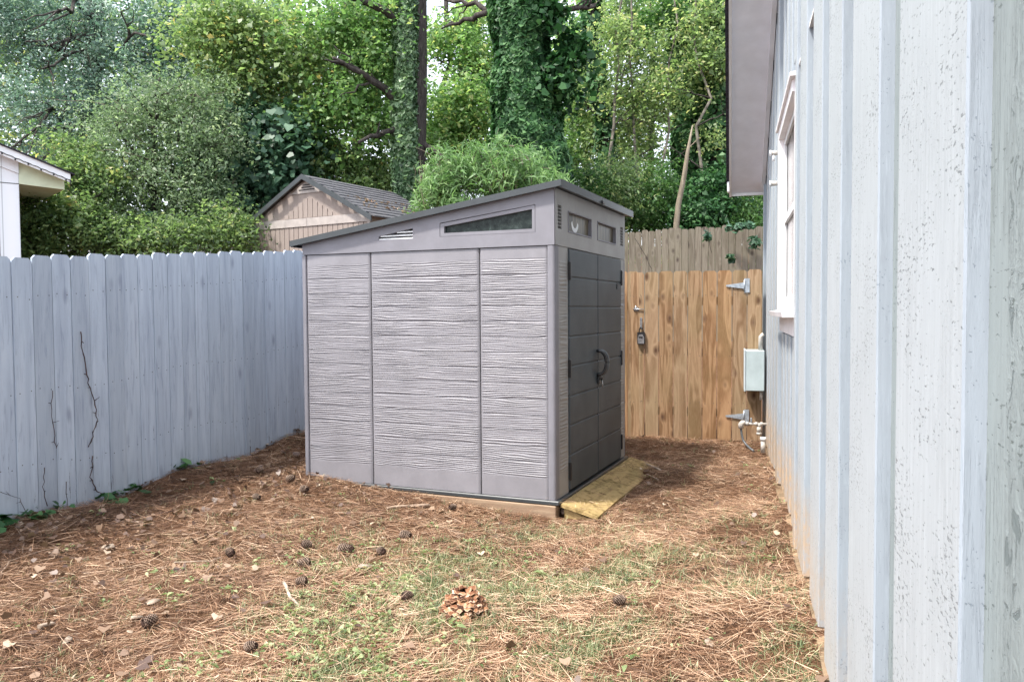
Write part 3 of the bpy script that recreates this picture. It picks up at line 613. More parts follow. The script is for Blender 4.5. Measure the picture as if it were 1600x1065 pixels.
# ------------------------------------------------------------------ fences
def picket_fence(b, P0, d, s0, s1, w_, gap, h_fn, base_fn, th=.016, dog=.035, jit=.006, side=1, rs=1):
    rr = random.Random(rs); s = s0; nrm = np.array([d[1], -d[0]])*side
    while s < s1:
        zb = base_fn(s+w_/2)-.06; zt = h_fn(s+w_/2)+rr.uniform(-jit, jit); off = rr.uniform(-.003, .003); a0, a1 = s+gap/2+rr.uniform(-.001, .001), s+w_-gap/2
        poly = [(a0, zb), (a1, zb), (a1, zt-dog), (a1-dog, zt), (a0+dog, zt), (a0, zt-dog)]
        b.prism(poly, lambda u, v, t: (P0[0]+d[0]*u+nrm[0]*(t*th+off), P0[1]+d[1]*u+nrm[1]*(t*th+off), v))
        for nz_, rail in ((zt-.26, 0), ((zt+zb)/2, 1), (zb+.4, 2)):
            for nu in (a0+.028, a1-.028):
                cu, cz = nu+rr.uniform(-.006, .006), nz_+rr.uniform(-.012, .012); q = th+off+.0015
                b.add([(P0[0]+d[0]*(cu+.0042*math.cos(k*1.047))+nrm[0]*q, P0[1]+d[1]*(cu+.0042*math.cos(k*1.047))+nrm[1]*q, cz+.0042*math.sin(k*1.047)) for k in range(6)], [tuple(range(6))], 1)
        s += w_
def fpt(s, q=0): return (FP0[0]+FD[0]*s+FD[1]*q, FP0[1]+FD[1]*s-FD[0]*q)
F1 = empty('painted_fence', (*fpt(0), gz(*fpt(0))), 0, 'tall blue grey painted picket fence with dog eared tops on the left', 'fence')
inv = Matrix.Translation(F1.location).inverted()
def placed(b, name, mat, root):                     # mesh given in world coordinates, parented to root
    iv = (Matrix.Translation(root.location) @ root.rotation_euler.to_matrix().to_4x4()).inverted()
    b.v = [tuple(iv @ Vector(p)) for p in b.v]; return b.build(name, mat, root)
b = MB(); fz = lambda s: gz(*fpt(s, .05))
ftop = lambda s: 1.868+.080*s if s < 3 else 2.11+.07*(s-3)
picket_fence(b, FP0, FD, -2.66-.0, 3.9, .1397, .005, ftop, fz, rs=4, dog=.021, jit=.009)
placed(b, 'pickets', [M['bluefence'], M['nail']], F1)
for zo in (.35, 1.0, 1.55):
    b = MB(); a_ = fpt(-2.6, -.02); c_ = fpt(3.9, -.02); a2 = fpt(-2.6, -.058); c2 = fpt(3.9, -.058); z0 = ftop(-2.6)-1.75+zo; z1 = ftop(3.9)-1.75+zo
    b.hexa([(*a_, z0), (*c_, z1), (*c2, z1), (*a2, z0), (*a_, z0+.09), (*c_, z1+.09), (*c2, z1+.09), (*a2, z0+.09)]); placed(b, 'rail', M['greywood'], F1)
for s in (-2.2, .2, 2.6):
    p = fpt(s, -.105); b = MB(); b.box(p[0]-.045, p[0]+.045, p[1]-.045, p[1]+.045, gz(*p)-.3, ftop(s)-.06); placed(b, 'post', M['greywood'], F1)
# nails
# gate
GP = np.array([2.655, 8.42]); GDv = np.array([-math.cos(math.radians(15.5)), math.sin(math.radians(15.5))])
def gpt(s, q=0): return (GP[0]+GDv[0]*s-GDv[1]*q*-1*-1, GP[1]+GDv[1]*s+GDv[0]*q)     # q>0 towards the camera
gbase = .055
GT = empty('wooden_gate', (GP[0], GP[1], gbase), 0, 'new pine plank gate with dog eared tops beside the white house', 'gate')
b = MB(); picket_fence(b, GP, GDv, 0.0, 1.24, .1545, .009, lambda s: 1.925-.012*s*0-.004*s, lambda s: gbase+.1, th=.018, dog=.022, rs=9, side=-1)
placed(b, 'pickets', [M['gatewood'], M['nail']], GT)
for z in (.35, 1.55):
    b = MB(); q0 = gpt(.01, -.024); q1 = gpt(1.23, -.024); q2 = gpt(1.23, -.06); q3 = gpt(.01, -.06); b.hexa([(*q, z) for q in (q0, q1, q2, q3)]+[(*q, z+.09) for q in (q0, q1, q2, q3)]); placed(b, 'rail', M['gatewood'], GT)
def gq(s, z, q): p = gpt(s, q); return (p[0], p[1], z)
def hinge(zc, flip=1):
    b = MB(); f0, f1 = .024, .028
    b.hexa([gq(.13, zc-.075, f0), gq(.185, zc-.075, f0), gq(.185, zc-.075, f1), gq(.13, zc-.075, f1), gq(.13, zc+.075, f0), gq(.185, zc+.075, f0), gq(.185, zc+.075, f1), gq(.13, zc+.075, f1)])
    b.prism([(.18, -.034), (.37, -.008), (.37, .008), (.18, .034)], lambda u, v, t: gq(u, zc+v, f0+.006*t+.001)); b.tube([gq(.182, zc-.06, .03), gq(.182, zc+.06, .03)], .008, 8)
    for q in (.22, .27, .33): b.tube([gq(q, zc, .03), gq(q, zc, .035)], .007, 6)
    o = placed(b, 'hinge', M['metal'], GT); return o
hinge(1.755); hinge(.36)
FG = empty('wooden_fence', (*gpt(1.25), gbase), 0, 'short run of new pine fence between the shed doors and gate', 'fence')
b = MB(); picket_fence(b, GP, GDv, 1.256, 1.30, .044, .006, lambda s: 1.91, lambda s: gbase+.1, th=.018, dog=.008, rs=2, side=-1)
picket_fence(b, GP, GDv, 1.30, 3.3, .12, .005, lambda s: 1.93-.02*(s-1.3), lambda s: gbase+.1, th=.018, dog=.02, rs=12, side=-1)
placed(b, 'pickets', [M['gatewood'], M['nail']], FG)
p = gpt(1.36, -.07); b = MB(); b.box(p[0]-.045, p[0]+.045, p[1]-.045, p[1]+.045, -.1, 1.85); placed(b, 'post', M['gatewood'], FG)
for z in (.35, 1.5): b = MB(); q_ = [gpt(1.26, -.024), gpt(3.3, -.024), gpt(3.3, -.06), gpt(1.26, -.06)]; b.hexa([(*q, z) for q in q_]+[(*q, z+.09) for q in q_]); placed(b, 'rail', M['gatewood'], FG)
b = MB(); b.tube([gq(1.36, 1.515, .03), gq(1.24, 1.51, .035)], .006, 6); b.tube([gq(1.33, 1.55, .03), gq(1.33, 1.48, .03)], .005, 6); b.hexa([gq(1.35, 1.495, .022), gq(1.30, 1.495, .022), gq(1.30, 1.495, .026), gq(1.35, 1.495, .026), gq(1.35, 1.535, .022), gq(1.30, 1.535, .022), gq(1.30, 1.535, .026), gq(1.35, 1.535, .026)])
placed(b, 'gate_latch', M['chrome'], FG)
b = MB(); b.hexa([gq(1.285, 1.30, .022), gq(1.262, 1.30, .022), gq(1.262, 1.30, .027), gq(1.285, 1.30, .027), gq(1.285, 1.42, .022), gq(1.262, 1.42, .022), gq(1.262, 1.42, .027), gq(1.285, 1.42, .027)]); placed(b, 'hasp', M['chrome'], FG)
LB = empty('lock_box', gq(1.27, 1.13, .04), 0, 'small silver key lock box hanging on the pine fence latch', 'lock box')
b = MB()
def lb(s0, s1, z0, z1, q0, q1, mb): mb.hexa([gq(s1, z0, q1), gq(s0, z0, q1), gq(s0, z0, q0), gq(s1, z0, q0), gq(s1, z1, q1), gq(s0, z1, q1), gq(s0, z1, q0), gq(s1, z1, q0)])
lb(1.228, 1.312, 1.128, 1.26, .028, .055, b); placed(b, 'case', M['black'], LB)
b = MB(); b.prism([(1.236, 1.135), (1.304, 1.135), (1.304, 1.2), (1.29, 1.235), (1.25, 1.235), (1.236, 1.2)], lambda u, v, t: gq(u, v, .056+.012*t)); placed(b, 'cover', M['chrome'], LB)
b = MB(); b.hexa([gq(q, z, f) for z in (1.195, 1.212) for q, f in ((1.29, .069), (1.25, .069), (1.25, .071), (1.29, .071))]); placed(b, 'dial_window', M['black'], LB)
b = MB(); b.tube([gq(1.27+.022*math.cos(t), 1.26+.055*math.sin(t), .04) for t in np.linspace(0, math.pi, 9)], .006, 6); placed(b, 'shackle', M['black'], LB)

# weathered fence on the bank behind the gate
b = MB(); BF0 = at(940, 365, 14.3)[:2]; BF1 = at(1300, 352, 13.9)[:2]; bd = BF1-BF0; bl = np.linalg.norm(bd); bd = bd/bl
BF = empty('weathered_fence', (BF0[0], BF0[1], gz(*BF0)), 0, 'weathered brown picket fence on the bank behind the pine gate', 'fence')
picket_fence(b, BF0-bd*3.6, bd, 0, bl+3.6, .1165, .006, lambda s: 2.86+.016*s+.02*math.sin(s*1.3), lambda s: 1.0, dog=.022, rs=21, jit=.02); placed(b, 'pickets', [M['greywood'], M['nail']], BF)
for z in (1.5, 2.5): b = MB(); q_ = [BF0-bd*3.6+np.array([0, .03]), BF1+np.array([0, .03]), BF1+np.array([0, .07]), BF0-bd*3.6+np.array([0, .07])]; b.hexa([(*q, z) for q in q_]+[(*q, z+.09) for q in q_]); placed(b, 'rail', M['greywood'], BF)
# far white fence
b = MB(); WF = empty('vinyl_fence', (-10, 19, gz(-10, 19)), 0, 'white vinyl fence far behind the painted fence, only its top showing', 'fence')
wz = lambda x: 2.98+(x+10)*.042
x = -11.5
while x < 0: b.box(x, x+.145, 19, 19.03, 1.3, wz(x)); x += .15
placed(b, 'panel', M['white'], WF); b = MB(); b.hexa([(-11.5, 18.96, wz(-11.5)), (0, 18.96, wz(0)), (0, 19.07, wz(0)), (-11.5, 19.07, wz(-11.5)), (-11.5, 18.96, wz(-11.5)+.08), (0, 18.96, wz(0)+.08), (0, 19.07, wz(0)+.08), (-11.5, 19.07, wz(-11.5)+.08)]); placed(b, 'top_rail', M['white'], WF)

# ------------------------------------------------------------------ the house on the right (local x along the wall away from us, y towards the yard)
HS = empty('house', (HO[0], HO[1], 0), math.pi/2-PHI, 'white board and batten house with peeling paint and a deep roof overhang', 'house')
cP = math.cos(PHI); S_ = lambda Y: Y/cP
SE = S_(8.62)
rk = lambda s: 2.80+.5*(9.1-s)                        # underside of the rake soffit
WS0, WS1, WZ0, WZ1 = S_(4.60), S_(6.03), 1.49, 2.83
gb = lambda s: gz(HO[0]+HD[0]*s, HO[1]+HD[1]*s+.0)
b = MB(); FT = -.035
def wallpiece(s0, s1, z0, z1=None, y0=-.12, y1=FT, mi=0):
    za, zb = (z1, z1) if z1 is not None else (rk(s0)-.0, rk(s1)-.0)
    b.hexa([(s0, y0, z0), (s1, y0, z0), (s1, y1, z0), (s0, y1, z0), (s0, y0, za), (s1, y0, zb), (s1, y1, zb), (s0, y1, za)], mi)
wallpiece(-2, WS0, -.2); wallpiece(WS1, SE, -.2); wallpiece(WS0, WS1, -.2, WZ0); 
b.hexa([(WS0, -.12, WZ1), (WS1, -.12, WZ1), (WS1, FT, WZ1), (WS0, FT, WZ1), (WS0, -.12, rk(WS0)), (WS1, -.12, rk(WS1)), (WS1, FT, rk(WS1)), (WS0, FT, rk(WS0))])
edges = [(1.219, 1.713), (1.948, 2.38), (2.62, 2.97), (3.19, 3.55), (3.86, 4.23)]
edges = [(-.6, -.14), (.02, .46), (.56, .84)]+edges+[(4.44, 4.56)]
y_ = 6.14
while y_ < 8.3: edges.append((y_, y_+.30)); y_ += .46
def batten(s0, s1, z0, z1=None, t=0.):
    za, zb = (z1, z1) if z1 is not None else (rk(s0), rk(s1)); c_ = .004
    q = [(s0, FT), (s0, t-c_), (s0+c_, t), (s1-c_, t), (s1, t-c_), (s1, FT)]; V = [(u, v, z0) for u, v in q]+[(u, v, za+(zb-za)*(u-s0)/(s1-s0)) for u, v in q]
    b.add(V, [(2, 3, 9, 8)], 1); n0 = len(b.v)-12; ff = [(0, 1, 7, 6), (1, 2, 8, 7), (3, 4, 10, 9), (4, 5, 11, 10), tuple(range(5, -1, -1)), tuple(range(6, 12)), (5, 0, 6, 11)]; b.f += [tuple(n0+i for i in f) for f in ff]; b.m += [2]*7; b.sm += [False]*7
for a_, c_ in edges: batten(S_(a_), S_(c_), gb(S_(a_))+.01+.03*random.random())
y_ = 4.66
while y_ < 5.9: batten(S_(y_), S_(y_)+.19, .2, WZ0-.16, -.012); batten(S_(y_), S_(y_)+.19, WZ1+.14, None, -.012); y_ += .34
batten(SE-.10, SE+.004, .05, None, .022)              # corner board
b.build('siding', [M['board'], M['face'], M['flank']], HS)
b = MB(); b.hexa([(-2, -5, -.2), (SE-.002, -5, -.2), (SE-.002, -.121, -.2), (-2, -.121, -.2), (-2, -5, rk(-2)), (SE-.002, -5, rk(SE)), (SE-.002, -.121, rk(SE)), (-2, -.121, rk(-2))])
b.build('rear_walls', M['board'], HS)
# foundation strip
b = MB(); 
for i in range(20):
    s0 = -2+i*(SE+2)/20; s1 = s0+(SE+2)/20; b.hexa([(s0, FT-.01, -.3), (s1, FT-.01, -.3), (s1, .012, -.3), (s0, .012, -.3), (s0, FT-.01, gb(s0)+.012), (s1, FT-.01, gb(s1)+.012), (s1, .012, gb(s1)+.006), (s0, .012, gb(s0)+.006)])
b.build('foundation', m_plain('stained_concrete', (.29, .21, .135), .9, .1, var=.35, sc=5), HS)
# joint flashings between the boards
alls = sorted(edges)
for (a0, a1), (c0, c1) in zip(alls[:-1], alls[1:]):
    if .4 < a1 < 4.4 or a1 > 6.0:
        b = MB(); s0, s1 = S_(a1)+.003, S_(c0)-.003
        b.hexa([(s0, FT, 2.85), (s1, FT, 2.85), (s1, -.008, 2.843), (s0, -.008, 2.843), (s0, FT, 2.872), (s1, FT, 2.872), (s1, -.008, 2.858), (s0, -.008, 2.858)]); b.build('flashing', M['whitetrim'], HS)
# window
b = MB(); t = .012
b.box(WS1-.075, WS1, -.12, t, WZ0, WZ1); b.box(WS0, WS0+.045, -.12, -.002, WZ0, WZ1); b.box(WS0+.045, WS1-.075, -.12, t, WZ1-.07, WZ1)
b.hexa([(WS0-.03, FT, WZ1), (WS1+.03, FT, WZ1), (WS1+.03, .03, WZ1), (WS0-.03, .03, WZ1), (WS0-.03, FT, WZ1+.035), (WS1+.03, FT, WZ1+.035), (WS1+.03, .03, WZ1+.02), (WS0-.03, .03, WZ1+.02)])
b.box(WS0+.075, WS1-.075, -.12, .0, WZ0, WZ0+.05); b.box(WS0-.02, WS1+.02, FT+.001, -.006, WZ0-.15, WZ0-.038)
wn = b.build('window', M['whitetrim'], HS)
b = MB(); b.hexa([(WS0-.04, FT, WZ0-.037), (WS1+.04, FT, WZ0-.037), (WS1+.04, .062, WZ0-.037), (WS0-.04, .062, WZ0-.037), (WS0-.04, FT, WZ0+.01), (WS1+.04, FT, WZ0+.01), (WS1+.04, .07, WZ0-.004), (WS0-.04, .07, WZ0-.004)]); b.build('sill', M['whitetrim'], wn)
b = MB(); zm = 2.13; a_, c_ = WS0+.047, WS1-.076
for q in ((a_, a_+.05, WZ0+.05, WZ1-.07), (c_-.05, c_, WZ0+.05, WZ1-.07)): b.box(q[0], q[1], -.045, -.028, q[2], q[3])
for z in (WZ0+.05, zm, WZ1-.12): b.box(a_+.05, c_-.05, -.045, -.028, z, z+.05)
b.build('sash', M['white'], wn); b = MB(); b.box(a_-.025, c_, -.055, -.047, WZ0+.05, WZ1-.07); b.build('pane', M['dark'], wn)
# rake soffit, fascia, roof
def rakeslab(s0, s1, y0, y1, t0, t1, nm, mat, par=HS):
    b = MB(); b.hexa([(s0, y0, rk(s0)+t0), (s1, y0, rk(s1)+t0), (s1, y1, rk(s1)+t0), (s0, y1, rk(s0)+t0), (s0, y0, rk(s0)+t1), (s1, y0, rk(s1)+t1), (s1, y1, rk(s1)+t1), (s0, y1, rk(s0)+t1)]); return b.build(nm, mat, par)
rakeslab(1.5, 9.12, -.03, .352, .0, .02, 'soffit', M['soffit']); rakeslab(1.5, SE+.004, .0055, .045, -.09, -.001, 'frieze_board', M['soffit'])
rakeslab(1.5, 9.14, .353, .378, -.03, .16, 'fascia', M['white']); rf = rakeslab(1.5, 9.2, -5, .41, .162, .2, 'roof', M['shingle'])
b = MB(); b.box(9.121, 9.14, -5, .352, rk(9.12)-.03, rk(9.12)+.16); b.build('eave_board', M['white'], HS)
b = MB(); b.bbox(9.142, 9.25, -5, .40, rk(9.12)+.02, rk(9.12)+.14, .01); b.build('gutter', M['white'], HS)
# pipe stubs, electric box, faucet
for i, z in enumerate((2.74, 2.50)):
    t_ = empty('vent_pipe', (*(HO+HD*S_(6.35)), z), math.pi/2-PHI, ['white pipe stub poking from the wall beside the window top, upper one', 'white pipe stub poking from the wall beside the window, lower one'][i], 'pipe', 'pipe stubs beside the window')
    b = MB(); b.tube([(0, -.01, 0), (0, .045, 0)], .019, 12); b.build('pipe', M['pvc'], t_); b = MB(); b.tube([(0, .045, 0), (0, .06, 0)], .024, 12)
    if i == 0: b.tube([(0, .03, -.015), (0, .03, -.06)], .012, 8)
    b.build('cap', M['white'], t_)
EB = empty('electric_box', (*(HO+HD*S_(8.05)), .67), math.pi/2-PHI, 'pale blue grey metal electric box on the house wall by the gate', 'electric box')
b = MB(); b.bbox(0, .34, .023, .205, 0, .41, .004); b.build('case', M['ebox'] if 'ebox' in M else m_plain('blue_grey_enamel', (.42, .50, .52), .45, .4, var=.08), EB)
b = MB(); b.bbox(-.008, .348, .206, .222, -.008, .42, .004); b.build('cover', m_plain('cover_enamel', (.5, .57, .6), .45, .4, var=.06), EB)
b = MB(); b.tube([(.10, .06, .41), (.10, .06, .55), (.10, .03, .58)], .02, 10); b.build('conduit', M['pvc'], EB)
b = MB(); b.tube([(.10, .05, 0), (.10, .05, -.1)], .018, 10); b.build('lower_conduit', M['pvc'], EB)
FC = empty('outdoor_faucet', (*(HO+HD*S_(8.0)), .34), math.pi/2-PHI, 'old white pipe faucet with hose end standing out from the wall at gate foot', 'faucet')
b = MB(); b.tube([(0, -.02, 0), (0, .215, .0)], .013, 10); b.tube([(0, .075, .0), (0, .075, -.03)], .016, 10); b.tube([(0, .075, -.03), (0, .075, -.085)], .022, 10); b.tube([(0, .075, -.086), (0, .075, -.11)], .027, 10)
for q in (.05, .1, .19): b.tube([(0, q-.012, 0), (0, q+.012, 0)], .02, 10)
b.build('pipe', M['pvc'], FC)
b = MB(); b.tube([(0, .21, .012), (0, .235, .01), (0, .25, -.01), (0, .25, -.05)], [.02, .026, .03, .026], 10); b.build('spout', M['pvc'], FC)
b = MB(); b.tube([(0, .15, .01), (0, .15, .045)], .009, 8); b.tube([(-.03, .15, .05), (.03, .15, .05)], .009, 8); b.build('tap_handle', M['metal'], FC)
b = MB(); hz = gz(*(HO+HD*S_(7.9)+HN*.15))-.34; b.tube([(0, .25, -.05), (0, .245, -.1), (-.02, .23, -.17), (-.06, .20, hz+.05), (-.12, .16, hz+.02), (-.2, .13, hz+.012)], .011, 8); b.build('hose', M['steelgrey'], FC)
PB = empty('pipe_stub', (*(HO+HD*S_(7.6)), .17), math.pi/2-PHI, 'short white capped pipe low on the house wall near faucet', 'pipe')
b = MB(); b.tube([(0, .05, -.05), (0, .05, .07)], .022, 10); b.build('pipe', M['pvc'], PB); b = MB(); b.tube([(0, .05, .071), (0, .05, .10)], .028, 10); b.build('cap', M['white'], PB)

# ------------------------------------------------------------------ neighbour buildings
NX = float(at(30, 300, 13)[0]); NHg = gz(NX, 13)
NH = empty('neighbour_house', (NX, 13, NHg), math.radians(42), 'white neighbour house corner with wide eave at the left edge', 'house')
b = MB(); ZE = 3.62-NHg; tp = lambda x: 3.83-NHg-.35*(x-.72)          # local: x along the gable, y into the house
b.prism([(-6, -.3), (0, -.3), (0, tp(0)-.05), (-3, tp(-3)-.05), (-6, tp(0)-.05)], lambda u, v, t: (u, t*6, v)); b.build('wall', M['nwhite'], NH)
b = MB(); b.prism([(.001, ZE), (.66, ZE-.03), (.66, tp(.66)-.04), (.001, tp(.001)-.06)], lambda u, v, t: (u, -.004+t*6.1, v)); b.build('eave_box', m_plain('eave_bounce_tint', (.60, .66, .48), .6, .3, var=.05), NH)  # green light bounced onto the soffit is put into this colour
b = MB(); b.prism([(-3, tp(-3)-.30), (.0, tp(0)-.30), (.0, tp(0)-.06), (-3, tp(-3)-.06)], lambda u, v, t: (u, -.03+t*.028, v)); b.build('frieze', M['nwhite'], NH)
b = MB(); b.prism([(-3, tp(-3)-.16), (.71, tp(.71)-.145), (.71, tp(.71)), (-3, tp(-3))], lambda u, v, t: (u, -.20+t*.025, v)); b.build('rake_board', M['white'], NH)
b = MB(); b.prism([(-3, tp(-3)-.075), (.70, tp(.70)-.065), (.70, tp(.70)-.05), (-3, tp(-3)-.06)], lambda u, v, t: (u, -.174+t*.168, v)); b.build('rake_soffit', M['white'], NH)
b = MB(); b.prism([(-3, tp(-3)+.002), (.77, tp(.77)+.002), (.77, tp(.77)+.025), (-3, tp(-3)+.025)], lambda u, v, t: (u, -.23+t*6.4, v)); b.build('roof', M['shingle'], NH)
b = MB(); b.box(-.30, -.288, -.006, -.001, -.2, tp(-.3)-.32); b.build('board_joint', M['seam'], NH)
b = MB(); b.box(-3, .0, -.006, -.001, ZE-.006, ZE+.004); b.build('board_joint', M['seam'], NH)
SLt = empty('string_lights', (NX, 13, NHg), math.radians(42), 'dark string of small outdoor lights along the neighbour roof edge', 'string lights')
b = MB(); pts = [(-1.1+i*.06, -.212, tp(-1.1+i*.06)-.105-.01*math.sin(i*1.57)**2) for i in range(31)]; b.tube(pts, .006, 5); b.tube([pts[-1], (pts[-1][0]+.01, -.212, pts[-1][2]-.10)], .01, 5); b.build('cable', M['black'], SLt)
for i in range(2, 30, 3): p = pts[i]; b = MB(); b.lathe([(.0, -.04), (.012, -.03), (.013, -.016), (.008, .0), (0, .004)], c=p, n=8); b.build('bulb', M['black'], SLt)

ang = -math.radians(31); PKm = at(480, 275, 15); GSz = 1.3
GS = empty('tan_shed', (PKm[0], PKm[1], GSz), ang, 'tan panelled neighbour shed with grey shingled gable roof', 'shed')
EZ, PZ, HW, DP = 3.22-GSz, PKm[2]-GSz-.03, 1.54, 2.35
b = MB(); b.prism([(-HW, 0), (HW, 0), (HW, EZ), (0, PZ), (-HW, EZ)], lambda u, v, t: (u, t*DP, v)); wl = b.build('wall', M['tan'], GS)
b = MB(); xx = -HW+.06
while xx < HW-.04:                                    # raised planks leave dark grooves between them
    b.box(xx, xx+.112, -.014, -.001, .05, EZ-.10); top = PZ-.30-abs(xx+.056)*.56-.06
    if abs(xx) < 1.2 and top > EZ+.12: b.hexa([(xx, -.014, EZ+.06), (xx+.112, -.014, EZ+.06), (xx+.112, -.001, EZ+.06), (xx, -.001, EZ+.06), (xx, -.014, PZ-.30-abs(xx)*.3 if False else min(top, PZ-.36)), (xx+.112, -.014, min(top, PZ-.36)), (xx+.112, -.001, min(top, PZ-.36)), (xx, -.001, min(top, PZ-.36))])
    xx += .125
b.build('planks', M['tan'], wl)
b = MB(); b.box(-HW, -.004, -.03, -.001, EZ-.10, EZ+.05); b.box(.004, HW, -.03, -.001, EZ-.10, EZ+.05)
b.box(-HW, -HW+.05, -.03, -.001, 0, EZ-.101); b.box(HW-.05, HW, -.03, -.001, 0, EZ-.101); b.build('trim', M['tantrim'], wl)
b = MB(); b.prism([(-.42, PZ-.29), (.42, PZ-.29), (0, PZ-.05)], lambda u, v, t: (u, -.016+.015*t, v)); b.build('gable_plate', M['tantrim'], wl)
b = MB()
for q in range(3): w_ = .20-.06*q; b.box(-w_, w_, -.022, -.0165, PZ-.235+q*.045, PZ-.215+q*.045)
b.build('vent', M['seam'], wl)
sl_ = (PZ-EZ)/HW
for sgn in (-1, 1):
    b = MB(); nr = 12
    for r in range(nr):                               # shingle courses, each lapping the next
        u0 = (HW+.12)*r/nr; u1 = (HW+.12)*(r+1)/nr+.012; za = PZ+.04-sl_*u0; zb = PZ+.04-sl_*u1+.018
        kx = -.12+ (r % 2)*.07
        while kx < DP+.1:
            k1 = min(kx+.20, DP+.12); k0 = max(kx, -.12); zr_ = hsh(r, kx*10, 5)*.006
            b.hexa([(sgn*u0, k0, za-.02), (sgn*u1, k0, zb-.022), (sgn*u1, k1-.006, zb-.022), (sgn*u0, k1-.006, za-.02), (sgn*u0, k0, za), (sgn*u1, k0, zb+zr_), (sgn*u1, k1-.006, zb+zr_), (sgn*u0, k1-.006, za)] if sgn > 0 else
                   [(-u1, k0, zb-.022), (-u0, k0, za-.02), (-u0, k1-.006, za-.02), (-u1, k1-.006, zb-.022), (-u1, k0, zb+zr_), (-u0, k0, za), (-u0, k1-.006, za), (-u1, k1-.006, zb+zr_)]); kx += .20
    b.build('roof_slope', M['shingroof'], GS)
    b = MB(); b.hexa([(0, -.15, PZ-.045), (sgn*(HW+.13), -.15, PZ-.045-sl_*(HW+.13)), (sgn*(HW+.13), -.121, PZ-.045-sl_*(HW+.13)), (0, -.121, PZ-.045), (0, -.15, PZ+.05), (sgn*(HW+.13), -.15, PZ+.05-sl_*(HW+.13)), (sgn*(HW+.13), -.121, PZ+.05-sl_*(HW+.13)), (0, -.121, PZ+.05)]); b.build('roof_edge', M['roofdark'], GS)
C_ = []; 
for k_ in range(90):
    u = .75+.55*random.random(); v = rng.choice([.35, .75, 1.3, 1.8])+rng.normal(0, .12); C_.append((u, v, PZ+.055-sl_*u))
C_ = np.array(C_); ca, sa = math.cos(ang), math.sin(ang); Cw = np.stack([PKm[0]+C_[:, 0]*ca-C_[:, 1]*sa, PKm[1]+C_[:, 0]*sa+C_[:, 1]*ca, GSz+C_[:, 2]], -1)
tag(leafmesh('roof_leaves', Cw, up_normals(90, .5), .07, M['dryleaf'], None, rng.random(90)*.7), 'brown dead leaves lying on the tan shed roof', 'fallen leaves', kind='stuff')

